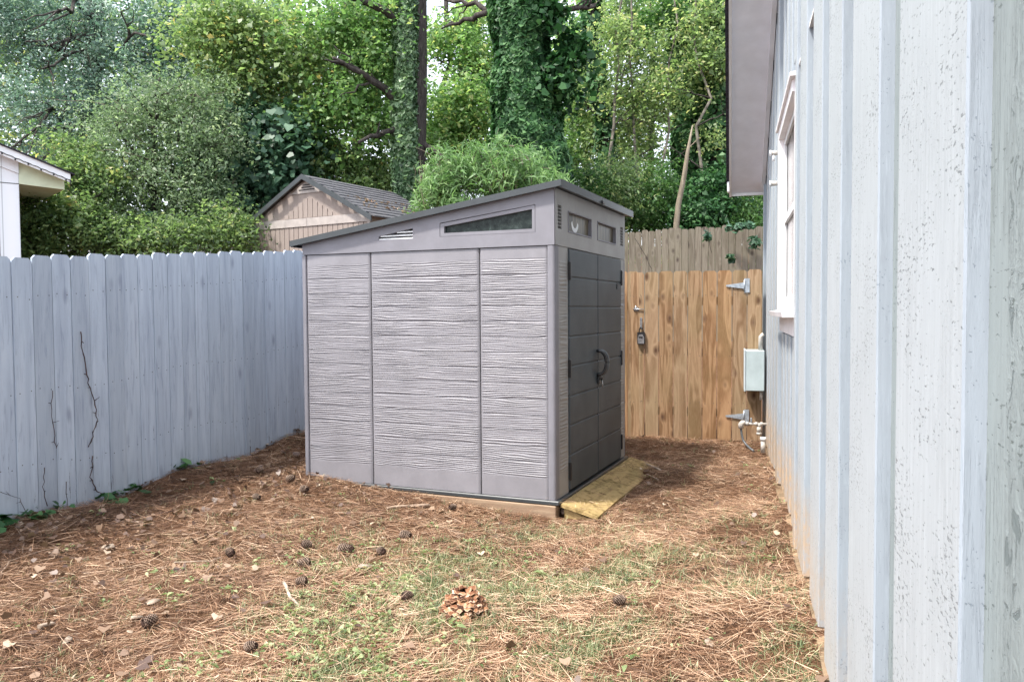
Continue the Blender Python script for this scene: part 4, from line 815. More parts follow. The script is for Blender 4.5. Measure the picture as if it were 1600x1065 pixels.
# ------------------------------------------------------------------ trees
def wiggle(p0, p1, n=7, amp=.05, sag=0., rs=0):
    r = np.random.default_rng(rs); p0, p1 = np.array(p0, float), np.array(p1, float); L = np.linalg.norm(p1-p0); o = []
    for i in range(n):
        t = i/(n-1); q = p0+(p1-p0)*t; e = math.sin(math.pi*t)
        q = q+r.normal(0, amp*L*.35, 3)*e+np.array([0, 0, sag*L*e]); o.append(q)
    return o
class Tree:
    def __init__(s, name, base, label, cat='tree', group=None):
        s.z = gz(base[0], base[1]); s.root = empty(name, (base[0], base[1], s.z), 0, label, cat, group); s.o = np.array([base[0], base[1], s.z]); s.k = int(abs(base[0])*1000+base[1]*77) % 99991
    def loc(s, p): return np.asarray(p)-s.o
    def trunk(s, top, r0, r1, n=12, amp=.03, mat='bark', nm='trunk', bot=None):
        b0 = s.o-np.array([0, 0, .2]) if bot is None else np.array(bot); pts = wiggle(b0, top, n, amp, 0, s.k); s.tp = pts
        R = [r0+(r1-r0)*i/(n-1) for i in range(n)]; R[0] *= 1.25 if bot is None else 1
        MB().tube([s.loc(p) for p in pts], R, 12).build(nm, M[mat], s.root); return s
    def limb(s, p0, p1, r0, r1, rs=0, amp=.12, twigs=4, mat='bark', sag=.03):
        pts = wiggle(p0, p1, 9, amp, sag, rs+s.k); b = MB(); b.tube([s.loc(p) for p in pts], [r0+(r1-r0)*i/8 for i in range(9)], 7)
        r = np.random.default_rng(rs+5)
        for q in range(twigs):
            i = r.integers(2, 8); a_ = pts[i]; L = np.linalg.norm(np.array(p1)-np.array(p0)); d = np.array(p1)-np.array(p0); d = d/np.linalg.norm(d)+r.normal(0, .55, 3); d /= np.linalg.norm(d)
            t_ = wiggle(a_, a_+d*L*r.uniform(.2, .45), 6, .12, 0, rs+q); b.tube([s.loc(p) for p in t_], [r0*.35*(1-i_/6.5) for i_ in range(6)], 5)
        b.build('limb', M[mat], s.root); return s
    def crown(s, blobs, n, size, mat, cl=.28, per=42, aspect=.5, shell=.5, nm='crown', kind='diamond', flat=.55, bias=0., hang=0., tw=.16):
        s.TW = MB()
        vol = np.array([bb[3]*bb[4] for bb in blobs], float); vol /= vol.sum(); Cs = []; Ts = []; Ns = []
        for bb, f in zip(blobs, vol):
            c = at(bb[0], bb[1], bb[2]); ra = np.array([bb[3]/F_*bb[2], bb[5] if len(bb) > 5 else bb[3]/F_*bb[2]*.7, bb[4]/F_*bb[2]])
            nc = max(3, int(n*f/per)); d = rng.normal(size=(nc, 3)); d /= np.linalg.norm(d, axis=1, keepdims=True); rr = rng.uniform(0, 1, (nc, 1))**(1/3.); rr = shell+(1-shell)*rr if shell > .5 else rr
            cc = c+d*rr*ra*np.clip(rng.normal(1.06, .28, (nc, 1)), .3, 1.9); tc = rng.normal(.48+bias, .17, nc)
            off = rng.normal(size=(nc, per, 3))*cl*np.array([1, 1, flat])*rng.uniform(.5, 1.3, (nc, 1, 1))
            # sprays droop away from their middle
            off[:, :, 2] -= (off[:, :, 0]**2+off[:, :, 1]**2)*.5/cl*.5
            if n > 9500: s.twigs(c, cc[rng.random(nc) < tw], bb[2])
            Cs.append((cc[:, None]+off).reshape(-1, 3)); Ts.append((tc[:, None]+rng.normal(0, .16, (nc, per))).ravel())
            nn_ = d[:, None]*.35+rng.normal(size=(nc, per, 3))*.55+np.array([0, 0, .65]); Ns.append(nn_.reshape(-1, 3))
        Cs = np.concatenate(Cs); keep = Cs[:, 2] > ground(Cs[:, 0], Cs[:, 1])+.03
        Cs = Cs[keep]; Ts = np.concatenate(Ts)[keep]; Ns = np.concatenate(Ns)[keep]; T_ = None
        if hang: T_ = rng.normal(size=Cs.shape)*.6+np.array([0, 0, -hang])
        if s.TW.v: s.TW.build('twigs', M['twig'], s.root)
        leafmesh(nm, Cs-s.o, Ns, size, M[mat], s.root, np.clip(Ts, 0, 1), aspect, kind=kind, T=T_); return s
    def twigs(s, c, ends, Y):
        for e in ends:
            d = e-c; st = c+d*random.uniform(-.1, .35)+rng.normal(0, .1, 3)-np.array([0, 0, .12]); en = e+d*.25+np.array([0, 0, random.uniform(-.1, .15)])
            p = wiggle(st, en, 6, .10, .06, random.randrange(99999)); r0 = random.uniform(.006, .016)
            s.TW.tube([s.loc(q) for q in p], [r0*(1-i/6.5) for i in range(6)], 4, cap=False)
    def ivy(s, pts, Rf, n, size, mat='ivy', lump=.25, span=(-math.pi, math.pi)):
        pts = np.array(pts); t = rng.random(n)*(len(pts)-1.001); i = t.astype(int); f = (t-i)[:, None]; c = pts[i]*(1-f)+pts[i+1]*f
        th = rng.uniform(span[0], span[1], n); R0 = np.interp(t, np.arange(len(pts)), Rf); cl_ = fbm(th*1.6+50, c[:, 2]*1.5, 7, 3)
        R = R0*(1+lump*(cl_-.5)*2)-np.abs(rng.normal(0, .05, n))*R0; d = np.stack([np.cos(th), np.sin(th), np.zeros(n)], -1)
        C_ = c+d*R[:, None]; N__ = d+rng.normal(size=(n, 3))*.5+np.array([0, 0, .45]); T_ = rng.normal(size=(n, 3))*.4+np.array([0, 0, -1])
        tt = np.clip(.3+.7*(cl_)+rng.normal(0, .25, n)-.12, 0, 1)
        leafmesh('ivy', C_-s.o, N__, size, M[mat], s.root, tt, kind='heart', T=T_, fold=.15); return s

# two tall ivy clad trunks
p = at(640, 330, 17.6); T1 = Tree('ivy_tree', p[:2], 'slim dark trunk with pale ivy up its left side behind the tan shed', 'tree')
T1.trunk(at(648, -120, 17.6), .33, .27, amp=.006)
T1.ivy([at(633, 345, 17.45), at(634, 200, 17.45), at(636, 100, 17.45), at(636, -40, 17.45), at(638, -110, 17.45)], [.30, .28, .27, .25, .24], 8500, .082, 'palivy', .28, (-math.pi*1.05, -.1*math.pi+0))
T1.limb(at(636, 200, 17.6), at(560, 222, 16.5), .09, .03, 1, .05, 2); T1.limb(at(638, 170, 17.6), at(520, 90, 16.3), .11, .03, 2, .06, 5); T1.limb(at(655, 215, 17.6), at(740, 330, 16.8), .08, .02, 3); T1.limb(at(640, 40, 17.6), at(470, -30, 16), .1, .03, 4)
p = at(828, 320, 16); T2 = Tree('ivy_tree', p[:2], 'massive tree smothered in dark green ivy right behind the grey shed', 'tree')
T2.trunk(at(812, -160, 16), .45, .36, amp=.01)
T2.ivy([at(836, 345, 16), at(832, 270, 16), at(824, 200, 16), at(818, 100, 16), at(815, 20, 16), at(812, -120, 16)], [.86, .80, .64, .58, .60, .58], 38000, .080, 'ivy', .30)
T2.crown([(872, 110, 15.6, 20, 22), (893, 75, 15.7, 18, 20), (850, 10, 15.6, 26, 24), (888, 140, 15.7, 14, 12)], 2500, .10, 'ivy', .22, 30, nm='ivy_shoots', kind='heart', hang=.6)
T2.limb(at(830, 40, 16), at(930, 10, 16.5), .09, .03, 5); T2.limb(at(765, 20, 16), at(690, 45, 17), .07, .02, 6); T2.limb(at(770, 20, 16), at(680, -5, 17), .06, .02, 7)
# bamboo-like thicket
p = at(745, 330, 13.5); T3 = Tree('bamboo_thicket', p[:2], 'light green feathery bamboo thicket rising behind the slanted shed roof', 'bamboo')
for q in range(11): T3.limb(at(680+q*16, 420, 13.5), at(665+q*18+rng.normal(0, 6), 232+abs(q-4)*8, 13.3), .018, .006, 10+q, .04, 6, 'palebark', 0)
bl_ = []
for q in range(56):                                   # arching plumes of uneven height
    bx = rng.uniform(664, 872); topy = 215+.22*abs(bx-750)+rng.uniform(-25, 25)+(35 if bx < 690 else 0); by = topy+(335-topy)*rng.random()**.7
    bl_.append((bx, by, rng.uniform(12.9, 13.9), rng.uniform(9, 24), rng.uniform(7, 15), rng.uniform(.12, .35)))
T3.crown(bl_, 15500, .16, 'bamboo', .15, 24, aspect=.13, nm='foliage', flat=.6, hang=.3, tw=.5)
# left oak
p = at(125, 380, 20); T4 = Tree('oak_tree', p[:2], 'big blue green oak filling the upper left corner', 'tree')
T4.trunk(at(150, -80, 20), .32, .2, amp=.02)
for a_, c_, r in (((150, 60), (40, 65, 17.4), .07), ((150, 80), (65, 108, 17.2), .06), ((140, 120), (20, 230, 16.8), .06), ((150, 30), (90, 15, 17.3), .07), ((150, 150), (230, 190, 17.2), .06), ((150, 90), (240, 60, 17.4), .06), ((150, 180), (60, 260, 16.6), .04)):
    T4.limb(at(a_[0], a_[1], 20), at(*c_), r*1.1, .018, a_[1]+c_[0], .10, 6)
T4.crown([(40, 60, 19.4, 90, 80, 1.4), (130, 30, 19.6, 90, 60, 1.4), (220, 60, 19.4, 80, 70, 1.3), (60, 160, 18.6, 90, 60, 1.2), (160, 140, 19, 80, 60, 1.2), (100, 220, 18.6, 70, 45, 1.2), (240, 150, 18.6, 60, 50, 1.1), (0, 0, 19, 70, 60, 1)], 46000, .085, 'oakleaf', .23, 46, aspect=.42, bias=.05)
p = at(318, 380, 21); T5 = Tree('oak_tree', p[:2], 'dark forked trunk tree with grey green crown behind the yellow branches', 'tree')
T5.trunk(at(305, -90, 21), .34, .25, amp=.02); T5.limb(at(310, 110, 21), at(345, -60, 20.6), .2, .12, 4, .05, 2)
for c_ in ((235, 80, 19.5), (400, 130, 19.6), (260, 20, 19.6), (350, 190, 19)): T5.limb(at(312, 90+c_[1]*.2, 21), at(*c_), .08, .02, int(c_[0]), .1, 5)
T5.crown([(300, 20, 20, 70, 50, 1.2), (380, 60, 20, 70, 60, 1.2), (330, 150, 19.6, 80, 40, 1.1), (430, 140, 20, 60, 50, 1.1), (255, 90, 20, 40, 40, 1)], 21000, .09, 'oakleaf', .23, 42, aspect=.45)
# grey green myrtle in front of it
p = at(235, 390, 16.5); T6 = Tree('wax_myrtle', p[:2], 'rounded grey green evergreen shrub tree above the painted fence', 'tree')
T6.trunk(at(240, 200, 16.6), .11, .06, amp=.04); 
for c_ in ((180, 190, 16), (300, 160, 16), (330, 230, 16), (140, 260, 16), (250, 120, 16)): T6.limb(at(236, 330-c_[1]*.2, 16.6), at(*c_), .06, .014, int(c_[0]), .1, 5)
T6.crown([(290, 150, 16.4, 75, 38, 1.0), (210, 190, 16.4, 70, 45, 1.1), (330, 215, 16.3, 60, 45, 1), (260, 265, 16.2, 85, 50, 1.1), (170, 280, 16.2, 60, 45, 1), (230, 345, 16.3, 90, 40, 1), (330, 320, 16.3, 50, 50, 1)], 40000, .075, 'myrtle', .21, 38, aspect=.42, bias=.04)
# low yellow-green shrubs left
p = at(95, 400, 15); T7 = Tree('privet_shrub', p[:2], 'sunny yellow green shrub between the white house and the myrtle', 'shrub')
T7.limb(at(100, 420, 15), at(150, 300, 14.8), .05, .012, 2, .1, 6); T7.limb(at(150, 410, 15), at(110, 300, 14.8), .04, .012, 3, .1, 6); T7.limb(at(165, 400, 15), at(155, 345, 15), .05, .02, 9)
T7.crown([(75, 330, 15, 60, 55, .8), (130, 270, 15.2, 42, 30, .7), (140, 350, 15, 45, 45, .8), (60, 385, 14.8, 45, 30, .6), (115, 232, 15.4, 30, 26, .6)], 20000, .075, 'yellowleaf', .18, 36, nm='foliage', bias=-.06)
p = at(190, 400, 15.4); T8 = Tree('holly_shrub', p[:2], 'dark green shrub just over the fence top left of the tan shed', 'shrub')
T8.crown([(200, 370, 15.2, 60, 28, .8), (290, 365, 15.2, 60, 28, .8), (365, 355, 15.4, 36, 40, .7)], 9500, .08, 'woodleaf', .22, 30, nm='foliage', bias=-.08); T8.limb(at(200, 410, 15.2), at(215, 350, 15.2), .04, .02, 1); T8.limb(at(300, 410, 15.2), at(285, 350, 15.2), .04, .02, 2)
p = at(405, 400, 18.2); T9 = Tree('catalpa_tree', p[:2], 'dark broad leaved tree with hanging leaves left of the tan shed gable', 'tree')
T9.trunk(at(400, 190, 18.2), .12, .06, amp=.03); T9.limb(at(400, 260, 18.2), at(340, 200, 17.3), .06, .02, 3); T9.limb(at(400, 230, 18.2), at(455, 240, 17.5), .06, .02, 4)
T9.crown([(370, 205, 18, 60, 34, .9), (430, 215, 18, 48, 44, .9), (350, 265, 17.6, 52, 36, .9), (425, 270, 18, 50, 36, .9), (365, 315, 17.8, 46, 30, .8)], 11000, .115, 'bigleaf', .36, 16, nm='crown', kind='heart', hang=.7)
# yellow maple branches
p = at(560, 400, 21); T10 = Tree('maple_tree', p[:2], 'bright yellow green maple spreading left of the ivy trunk', 'tree')
T10.trunk(at(540, -100, 21), .16, .1, amp=.05); 
for c_ in ((430, 40, 18), (380, 110, 18), (500, 160, 18), (590, 110, 18), (420, 190, 18.2), (340, 40, 17.6), (600, 30, 18)): T10.limb(at(548, 120+c_[1]*.4, 21), at(*c_), .05, .012, int(c_[0]), .14, 7)
T10.crown([(400, 40, 18, 60, 36, 1), (470, 90, 18.2, 60, 40, 1.1), (380, 120, 18, 55, 34, 1), (320, 60, 17.6, 50, 30, .8), (350, 20, 17.6, 60, 26, .8)], 12500, .092, 'yellowleaf', .34, 24, aspect=.8, bias=.05)
T10.crown([(530, 40, 18.2, 60, 40, 1.1), (590, 90, 18, 42, 44, 1), (540, 150, 18.2, 55, 34, 1), (590, 195, 18, 36, 28, .8), (480, 190, 18.4, 50, 26, 1), (600, 20, 17.8, 36, 30, .8)], 16000, .092, 'mapleleaf', .32, 24, aspect=.85, bias=.1)
p = at(540, 330, 19); T11 = Tree('sassafras_shrub', p[:2], 'golden green undergrowth right behind the tan shed ridge', 'shrub')
T11.limb(at(540, 400, 19), at(520, 240, 18.5), .04, .012, 2, .1, 7); T11.limb(at(580, 400, 19), at(590, 250, 18.5), .04, .012, 4, .1, 7)
T11.crown([(500, 240, 19, 50, 28, .8), (560, 262, 18.6, 60, 26, .8), (590, 285, 18.4, 40, 24, .7), (475, 270, 19, 40, 24, .7), (530, 300, 18.6, 60, 24, .7)], 13000, .10, 'yellowleaf', .22, 28, aspect=.6, bias=-.02, nm='foliage')
# light trees between the ivy trunks
p = at(715, 330, 22); T12 = Tree('young_maple', p[:2], 'light green young tree between the two ivy trunks', 'tree')
T12.trunk(at(700, -60, 22), .1, .06, amp=.05)
for c_ in ((680, 90, 20), (745, 110, 20), (720, 190, 20), (690, 10, 20.5)): T12.limb(at(708, 60+c_[1]*.6, 22), at(*c_), .045, .012, int(c_[0]), .14, 6)
T12.crown([(735, 170, 20.5, 45, 50, 1.2), (695, 185, 20.5, 36, 45, 1.2), (745, 95, 20.8, 30, 40, 1), (690, 60, 21, 30, 26, 1), (700, 235, 20, 50, 26, 1), (735, 30, 21, 36, 20, 1)], 17000, .11, 'mapleleaf', .26, 28, aspect=.6, bias=.18)
# woods on the right
def woodtree(px, Yd, top, r, label, blobs, n, mat, nm='forest_tree', lean=0, ivyR=None, ivn=0, am=.03, size=.10, limbs=()):
    p = at(px, 340, Yd); T = Tree(nm, p[:2], label, 'tree'); T.trunk(at(px+lean, top, Yd), r, r*.6, amp=am)
    for c_ in limbs: T.limb(T.tp[6], at(*c_), r*.4, .012, int(c_[0]), .14, 6)
    if blobs: T.crown(blobs, n, size, mat, .24, 26, aspect=.55)
    if ivn: T.ivy(T.tp, [ivyR]*len(T.tp), ivn, .12, 'ivy', .35)
    return T
woodtree(968, 21, -60, .10, 'thin leaning tree with an ivy sleeve right of the massive ivy tree', [(985, 50, 22.6, 44, 40, .9), (925, 140, 22.6, 30, 40, .9), (990, 170, 22.6, 34, 44, .9), (930, 215, 22.6, 34, 36, .9)], 8600, 'woodleaf', lean=-48, ivyR=.24, ivn=2600, limbs=((900, 150, 20.5), (1000, 60, 20.3), (1010, 190, 20.3)))
woodtree(1010, 24, -60, .12, 'grey straight forest tree in the gap before the dark ivy trunks', [(1010, 30, 23, 56, 34, 1.4), (1020, 110, 23, 46, 40, 1.3), (1000, 240, 23, 50, 36, 1.2), (960, 10, 23, 40, 26, 1)], 9000, 'woodleaf', lean=10, limbs=((960, 90, 23), (1050, 150, 23), (960, 200, 23)))
woodtree(1078, 20, -90, .30, 'dark ivy clad trunk left of the roof overhang', [(1040, 15, 19.4, 30, 24, .9), (1105, 150, 19.5, 20, 40, .6)], 2600, 'shrubleaf', 'ivy_tree', lean=-4, ivyR=.42, ivn=8200, am=.012)
woodtree(1117, 19, -90, .22, 'narrow ivy clad trunk closest to the roof overhang', [(1110, 100, 18.6, 22, 44, .8), (1105, 20, 18.6, 24, 30, .8)], 3400, 'woodleaf', 'ivy_tree', lean=4, ivyR=.32, ivn=6000, am=.012)
woodtree(905, 25, -60, .1, 'slender pale tree behind the massive ivy tree', [(910, 60, 24, 40, 44, 1.2), (905, 170, 24, 34, 50, 1.2), (880, 240, 23, 40, 34, 1.1)], 9500, 'mapleleaf', lean=14, size=.11, limbs=((880, 60, 24), (930, 20, 24)))
p = at(1052, 365, 15.9); TS = Tree('dead_snag', p[:2], 'pale bare broken trunk standing behind the weathered fence', 'dead tree')
b = MB(); pts = [at(1053, 420, 15.9), at(1057, 350, 15.9), at(1060, 320, 15.9), at(1069, 275, 15.85), at(1074, 240, 15.8), at(1082, 196, 15.8)]; b.tube([TS.loc(q) for q in pts], [.065, .06, .055, .048, .038, .010], 8)
b.build('trunk', M['palebark'], TS.root); TS.limb(at(1076, 232, 15.8), at(1094, 214, 15.7), .014, .005, 3, .02, 0, 'palebark')
# undergrowth row
for i, (px, py, rx, ry, mat, lab) in enumerate(((905, 300, 46, 42, 'shrubleaf', 'dark green undergrowth shrub right beside the shed roof corner'), (960, 290, 46, 46, 'woodleaf', 'twiggy olive undergrowth shrub left of the pale snag'), (1015, 305, 40, 50, 'shrubleaf', 'dark undergrowth shrub at the foot of the pale snag'), (1100, 315, 40, 46, 'ivy', 'ivy covered undergrowth mound below the roof overhang'), (1160, 330, 40, 34, 'shrubleaf', 'dark undergrowth mostly hidden behind the house corner'))):
    p = at(px, py+ry, 17+.3*(i % 3)); T = Tree('undergrowth_shrub', p[:2], lab, 'shrub', 'undergrowth behind the weathered fence')
    for q in range(4): T.limb(at(px+q*8-12, py+ry+10, p[1]), at(px+q*22-33, py-ry*.6, p[1]), .025, .008, i*7+q, .1, 5)
    T.crown([(px, py, p[1], rx, ry, 1), (px-rx*.4, py+ry*.5, p[1]-.3, rx*.8, ry*.5, .8), (px+rx*.4, py-ry*.3, p[1], rx*.6, ry*.6, .8), (px, py+ry*.8, p[1]-.4, rx, ry*.35, .6)], 9500, .085, mat, .2, 34, aspect=.35 if i != 3 else .7, nm='foliage')
for px, lean, Yd, rr_, lab in ((948, 26, 18.6, .05, 'thin sapling leaning right beside the shed roof corner'), (1000, -14, 18.9, .045, 'upright thin grey sapling between the shed and the pale snag'), (1034, 22, 18.4, .04, 'slender sapling crossing just left of the pale snag'), (1098, -10, 18.2, .05, 'thin sapling between the two dark ivy clad trunks')):
    p = at(px, 345, Yd); T = Tree('sapling', p[:2], lab, 'tree', 'thin saplings behind the weathered fence'); T.trunk(at(px+lean, -60, Yd), rr_, rr_*.4, amp=.035, mat='greybark')
    for q in range(5): j = 3+q; T.limb(T.tp[j], T.tp[j]+np.array([rng.uniform(-1.2, 1.2), rng.uniform(-.3, .3), rng.uniform(.2, .8)]), rr_*.4, .005, q*5+px, .06, 3, 'bark')
    T.crown([(px+lean*.4+rng.uniform(-30, 30), rng.uniform(20, 220), Yd, 26, 14, .5) for q in range(4)], 1500, .09, 'woodleaf', .25, 14, aspect=.55, bias=.12)
# creeper on the weathered fence
p = at(1110, 380, 13.9); T = Tree('fence_creeper', p[:2], 'green creeper trailing over the top of the weathered fence', 'vine')
T.crown([(1155, 354, 13.8, 16, 4, .08), (1104, 370, 13.8, 2, 10, .03), (1143, 402, 13.8, 4, 4, .03), (1180, 378, 13.8, 3, 10, .03)], 260, .07, 'bigleaf', .04, 12, nm='foliage', kind='heart')
T.limb(at(1100, 355, 13.82), at(1112, 395, 13.8), .006, .004, 1, .03, 1); T.limb(at(992, 372, 14.1), at(1018, 420, 14.1), .006, .004, 2, .05, 2)
# far wood mass behind everything
n = 60000; X = rng.uniform(-24, 14, n*2); Yd = rng.uniform(27, 34, n*2); Z = rng.uniform(2, 15, n*2)
m = (fbm(X*.5, Z*.5, 101) > .25+.11*(X > -3.2)) & ((fbm(X*1.3, Z*1.3, 111) > (.36+.17*((X > -3.2) & (X < 8)))))
X, Yd, Z = X[m][:n], Yd[m][:n], Z[m][:n]
o = leafmesh('far_woods', np.stack([X, Yd, Z], -1), up_normals(len(X), .7), .26, M['woodleaf'], None, np.clip(rng.normal(.5, .2, len(X))+(fbm(X*.8, Z*.8, 7)-.5), 0, 1), .6)
tag(o, 'distant wall of leafy woods closing off the background', 'woods', kind='stuff')

# ------------------------------------------------------------------ small things on the ground
def atg(x, y):                                      # where the view through a pixel meets the ground
    r = fwd+rt*(x-CX_)/F_-up*(y-CY_)/F_; z = 0.05
    for _ in range(12): t = (z-CAMZ)/r[2]; z = gz(r[0]*t, r[1]*t)
    return np.array([r[0]*t, r[1]*t, z])
b = MB(); Lc = .095                                  # pine cone along local x
b.lathe([(.0, 0), (.014, .008), (.021, .03), (.019, .055), (.010, .08), (0, Lc)], n=10, M=Matrix.Rotation(math.pi/2, 4, 'Y'))
nsc = 95
for i in range(nsc):
    t = (i+.5)/nsc; a_ = i*2.39996; xx = .004+t*(Lc-.012); R0 = .021*math.sin(math.pi*(.12+.80*t))**.7; Ro = R0+.017*(1-.45*t)
    dv = Vector((0, math.cos(a_), math.sin(a_))); sv = Vector((0, -math.sin(a_), math.cos(a_))); w_ = .0095*(1-.4*t); o0 = dv*R0*.6+Vector((xx, 0, 0)); o1 = dv*Ro+Vector((xx+.010, 0, 0)); u = Vector((.0045, 0, 0))-dv*.001
    V = [o0-sv*w_*.6, o0+sv*w_*.6, o1+sv*w_, o1-sv*w_, o0-sv*w_*.6-u, o0+sv*w_*.6-u, o1+sv*w_-u, o1-sv*w_-u]
    b.add(V, [(0, 1, 2, 3), (7, 6, 5, 4), (0, 4, 5, 1), (1, 5, 6, 2), (3, 7, 4, 0)], 0); b.add(V[2:4]+V[6:8], [(0, 2, 3, 1)] if False else [(1, 0, 2, 3)], 1)
cone0 = b.build('pine_cone', [M['cone'], M['conetip']])
spots = [(712, 798, 'open pine cone by the timber under the grey shed'), (881, 806, 'upright pine cone beside the near end of the yellow ramp'), (628, 943, 'pine cone in the grass left of the frilly mushroom'), (978, 946, 'pine cone lying in the grass right of the frilly mushroom'), (486, 886, 'pine cone left of the clustered cones in the middle of the yard'),
 (470, 858, 'small pine cone just above and left of the clustered cones'), (528, 866, 'left pine cone of the clustered pair in mid yard'), (551, 868, 'right pine cone of the clustered pair in mid yard'), (600, 872, 'brown pine cone just right of the clustered cones'), (625, 842, 'dark pine cone between the clustered cones and the grey shed'),
 (363, 875, 'pine cone on straw below the green weed leaves'), (395, 782, 'pine cone standing in the left straw bank'), (400, 743, 'uppermost pine cone near the painted fence'), (447, 755, 'pine cone near the back corner of the grey shed'), (481, 917, 'half buried pine cone above the bleached bark chip'), (221, 987, 'pine cone low on the left in open straw'), (383, 1022, 'brown pine cone near the bottom edge of the yard'), (470, 770, 'pine cone close under the shed back corner')]
for i, (px, py, lab) in enumerate(spots):
    c = cone0 if i == 0 else cone0.copy()
    if i: COL.objects.link(c)
    p = atg(px, py); sc_ = random.uniform(.65, .9); c.scale = (sc_,)*3
    if i == 1: c.rotation_euler = (0, -math.pi/2+.2, 0); c.location = (p[0], p[1], p[2]+.01)
    else: c.rotation_euler = (random.uniform(0, 6), random.uniform(-.3, .1), random.choice((0, math.pi))+random.uniform(-.9, .9)); c.location = (p[0], p[1], p[2]+.034)
    tag(c, lab, 'pine cone', 'pine cones fallen on the yard')
# frilly mushroom
p = atg(726, 955); MR = empty('mushroom', p, 0, 'large frilly tan and brown mushroom growing in the thin grass', 'mushroom')
b = MB()
def dome(rr): return .105*(1-(rr/.125)**2.2)
for i in range(230):
    a_ = i*2.39996+random.uniform(-.2, .2); rr0 = .118*math.sqrt((i+.5)/230)*random.uniform(.9, 1.08)*(1+.10*math.sin(a_*3+1)); sx = random.uniform(.015, .03)*(1.15-.25*rr0/.12)
    c = Vector((math.cos(a_)*rr0, math.sin(a_)*rr0, max(.006, dome(rr0))+random.uniform(-.010, .008))); d = Vector((math.cos(a_), math.sin(a_), 0)); s = Vector((-d.y, d.x, 0))
    tl = -rr0/.12*.75+random.uniform(-.5, .75); f = d*math.cos(tl)+Vector((0, 0, math.sin(tl))); nv = -d*math.sin(tl)+Vector((0, 0, math.cos(tl))); V = []; n_ = 8; ph = random.random()*6
    for rr in (0.05, .5, .85, 1.):
        for kq in range(n_):
            w2 = -1.45+2.9*kq/(n_-1); V.append(c+f*(sx*rr*math.cos(w2)*(1+.12*math.sin(kq*2.1+ph)))+s*(sx*rr*math.sin(w2)*.85)+nv*(.005*rr*rr*math.sin(kq*1.7+ph)-.010*rr*rr))
    fs = [(r_*n_+q, r_*n_+q+1, (r_+1)*n_+q+1, (r_+1)*n_+q) for r_ in range(3) for q in range(n_-1)]
    b.add(V, fs, 0, True)
    for ff in range(len(b.m)-(n_-1), len(b.m)): b.m[ff] = 1
def m_isl(name, stops):
    k = N(name); g = k.n('NewGeometry'); f = k.math('ADD', k.math('MULTIPLY', g.outputs['Random Per Island'], .7), k.math('MULTIPLY', k.noise(k.coord(), 60, 4), .4)); return k.finish(k.ramp(f, stops), .8, .2)
o = b.build('caps', [m_isl('mushroom_brown', [(.2, (.03, .014, .01)), (.5, (.17, .07, .035)), (.75, (.36, .19, .10)), (.95, (.5, .34, .24))]), m_isl('mushroom_rim', [(.2, (.15, .07, .04)), (.55, (.38, .23, .14)), (.9, (.6, .45, .35))])], MR)
md = o.modifiers.new('thick', 'SOLIDIFY'); md.thickness = .004
b = MB(); b.lathe([(.10, -.02), (.105, .01), (.085, .045), (.05, .075), (0, .088)], n=18); b.build('stem', m_plain('mushroom_core', (.10, .05, .03), .9, .1), MR)
# sticks and chips
def stick(pxs, r, mat, label, name='stick', cat='stick', lift=.012, group=None):
    P_ = [atg(*q) for q in pxs]; o0 = P_[0]; fin = []
    for a_, c_ in zip(P_[:-1], P_[1:]):
        for t in (0, .33, .66): fin.append(a_+(c_-a_)*t+np.array([rng.normal(0, .004), rng.normal(0, .004), lift+r*.6]))
    fin.append(P_[-1]+np.array([0, 0, lift])); n_ = len(fin); b = MB(); b.tube([q-o0 for q in fin], [r*(1-.45*i/n_) for i in range(n_)], 8)
    o = b.build(name, M[mat]); o.location = tuple(o0); return tag(o, label, cat, group)
stick([(672, 793), (640, 794), (604, 796)], .013, 'stick', 'straight tan stick lying on straw beside the shed timber')
stick([(1033, 738), (1012, 728), (996, 722)], .011, 'barkchip', 'pale forked twig lying across the far end of the ramp')
stick([(1030, 752), (1016, 746), (1010, 742)], .006, 'barkchip', 'small pale twig beyond the ramp below the forked one')
stick([(444, 914), (455, 938), (468, 950)], .010, 'barkchip', 'bleached bark strip lying in mid yard straw', 'bark_strip', 'bark')
stick([(0, 905), (14, 880), (70, 862), (140, 848)], .005, 'stick', 'long thin bent twig at the left edge of the straw')
stick([(35, 862), (38, 840), (20, 822)], .004, 'stick', 'thin twig curling up near the foot of the painted fence')
stick([(205, 818), (235, 822)], .007, 'barkchip', 'short pale twig on the left straw bank')
stick([(270, 882), (330, 880), (350, 872)], .005, 'barkchip', 'thin pale twig left of the weed leaves')
stick([(228, 808), (298, 798)], .006, 'vine', 'dark thin twig on the left straw bank')
stick([(62, 985), (85, 978)], .012, 'barkchip', 'short pinkish wood piece low at the left')
stick([(845, 1038), (865, 1020)], .006, 'barkchip', 'small tan twig at the bottom of the grass')
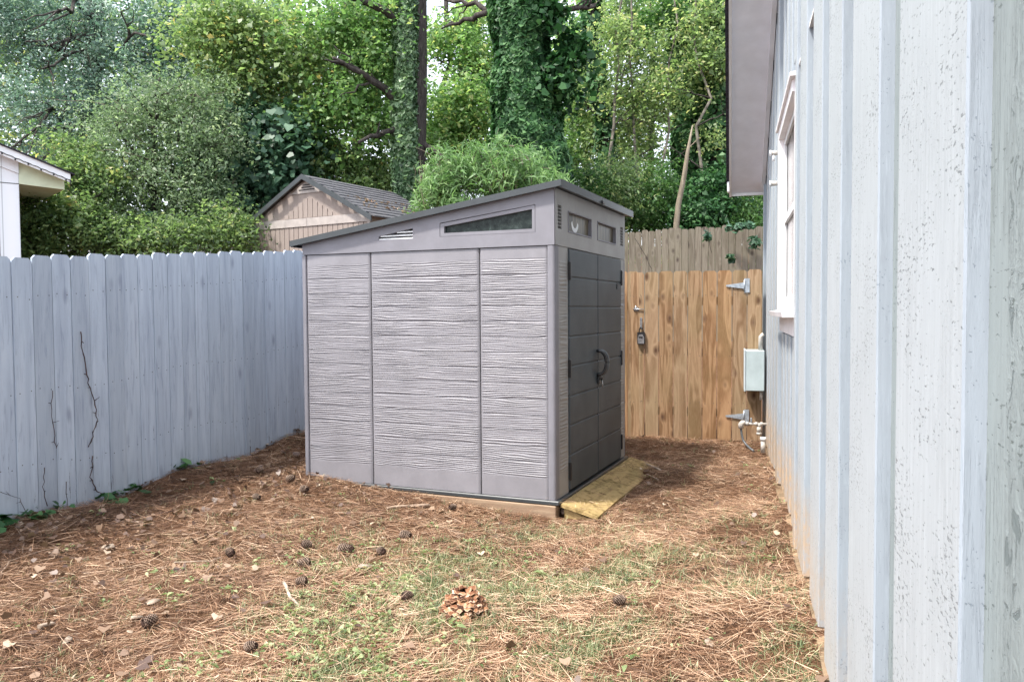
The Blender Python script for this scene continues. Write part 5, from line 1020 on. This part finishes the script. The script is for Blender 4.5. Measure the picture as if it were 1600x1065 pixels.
def chip(px, py, sz, label):
    p = atg(px, py); b = MB(); n_ = 9; O = [(sz*(1+.35*math.sin(i*2.3+px))*math.cos(2*math.pi*i/n_), sz*.55*(1+.3*math.cos(i*1.7+py))*math.sin(2*math.pi*i/n_)) for i in range(n_)]
    V = [(x, y, 0) for x, y in O]+[(x*.9, y*.9, sz*.22+.004*math.sin(i)) for i, (x, y) in enumerate(O)]+[(0, 0, sz*.3)]
    b.add(V, [(i, (i+1) % n_, n_+(i+1) % n_, n_+i) for i in range(n_)]+[(n_+i, n_+(i+1) % n_, 2*n_) for i in range(n_)], 0, True); o = b.build('bark_chip', M['barkchip']); o.location = (p[0], p[1], p[2]+.012); o.rotation_euler = (.1, -.1, px*.37); return tag(o, label, 'bark chip', 'bark chips on the straw')
chip(168, 858, .055, 'largest flat tan bark chip on the left straw bank'); chip(238, 944, .035, 'tan chip in open straw on the lower left'); chip(570, 888, .05, 'pale lumpy chip among grass below the clustered cones'); chip(106, 1004, .03, 'small tan chip near the lower left corner'); chip(1108, 1008, .03, 'pinkish chip in the straw at lower right'); chip(215, 968, .03, 'tan curled chip low on the left')
# dead vines on the painted fence
def onf(x, y, off=.03):
    r = fwd+rt*(x-CX_)/F_-up*(y-CY_)/F_; nrm = np.array([FD[1], -FD[0]]); t = ((FP0+nrm*off)@nrm)/(r[:2]@nrm); return np.array([r[0]*t, r[1]*t, CAMZ+r[2]*t])
for pts, r, lab in ((((126, 518), (128, 548), (136, 585), (143, 612), (150, 640), (152, 660), (146, 682), (138, 698)), .006, 'longest dead brown vine climbing the painted fence'), (((145, 712), (142, 745), (150, 765), (162, 775)), .006, 'short dead vine at the fence foot under the longest one'), (((82, 610), (80, 650), (86, 690), (88, 700)), .004, 'thin dead vine stuck on a fence board left of the longest one'), (((69, 730), (68, 760), (74, 790)), .004, 'dead vine stem rising at the fence foot on the far left'), (((0, 768), (30, 778), (40, 800), (38, 815)), .003, 'thin arched dead vine at the left edge of the fence'), (((102, 752), (105, 790)), .004, 'tiny dead vine stem between the two vine clumps')):
    P_ = []
    for a_, c_ in zip(pts[:-1], pts[1:]):
        for t in (0, .25, .5, .75): P_.append(onf(a_[0]+(c_[0]-a_[0])*t+rng.normal(0, 1.), a_[1]+(c_[1]-a_[1])*t))
    P_.append(onf(*pts[-1])); o0 = P_[0]; b = MB(); b.tube([q-o0 for q in P_], [r*.55*(.7+.6*hsh(i, 2, 1)) for i in range(len(P_))], 6)
    for i in range(2, len(P_), 3): b.tube([P_[i]-o0, P_[i]-o0+np.array([rng.normal(0, .02), -.012, rng.uniform(-.02, .03)])], [r*.6, r*.2], 5)
    o = b.build('dead_vine', M['vine']); o.location = tuple(o0); tag(o, lab, 'vine', 'dead vines on the painted fence')
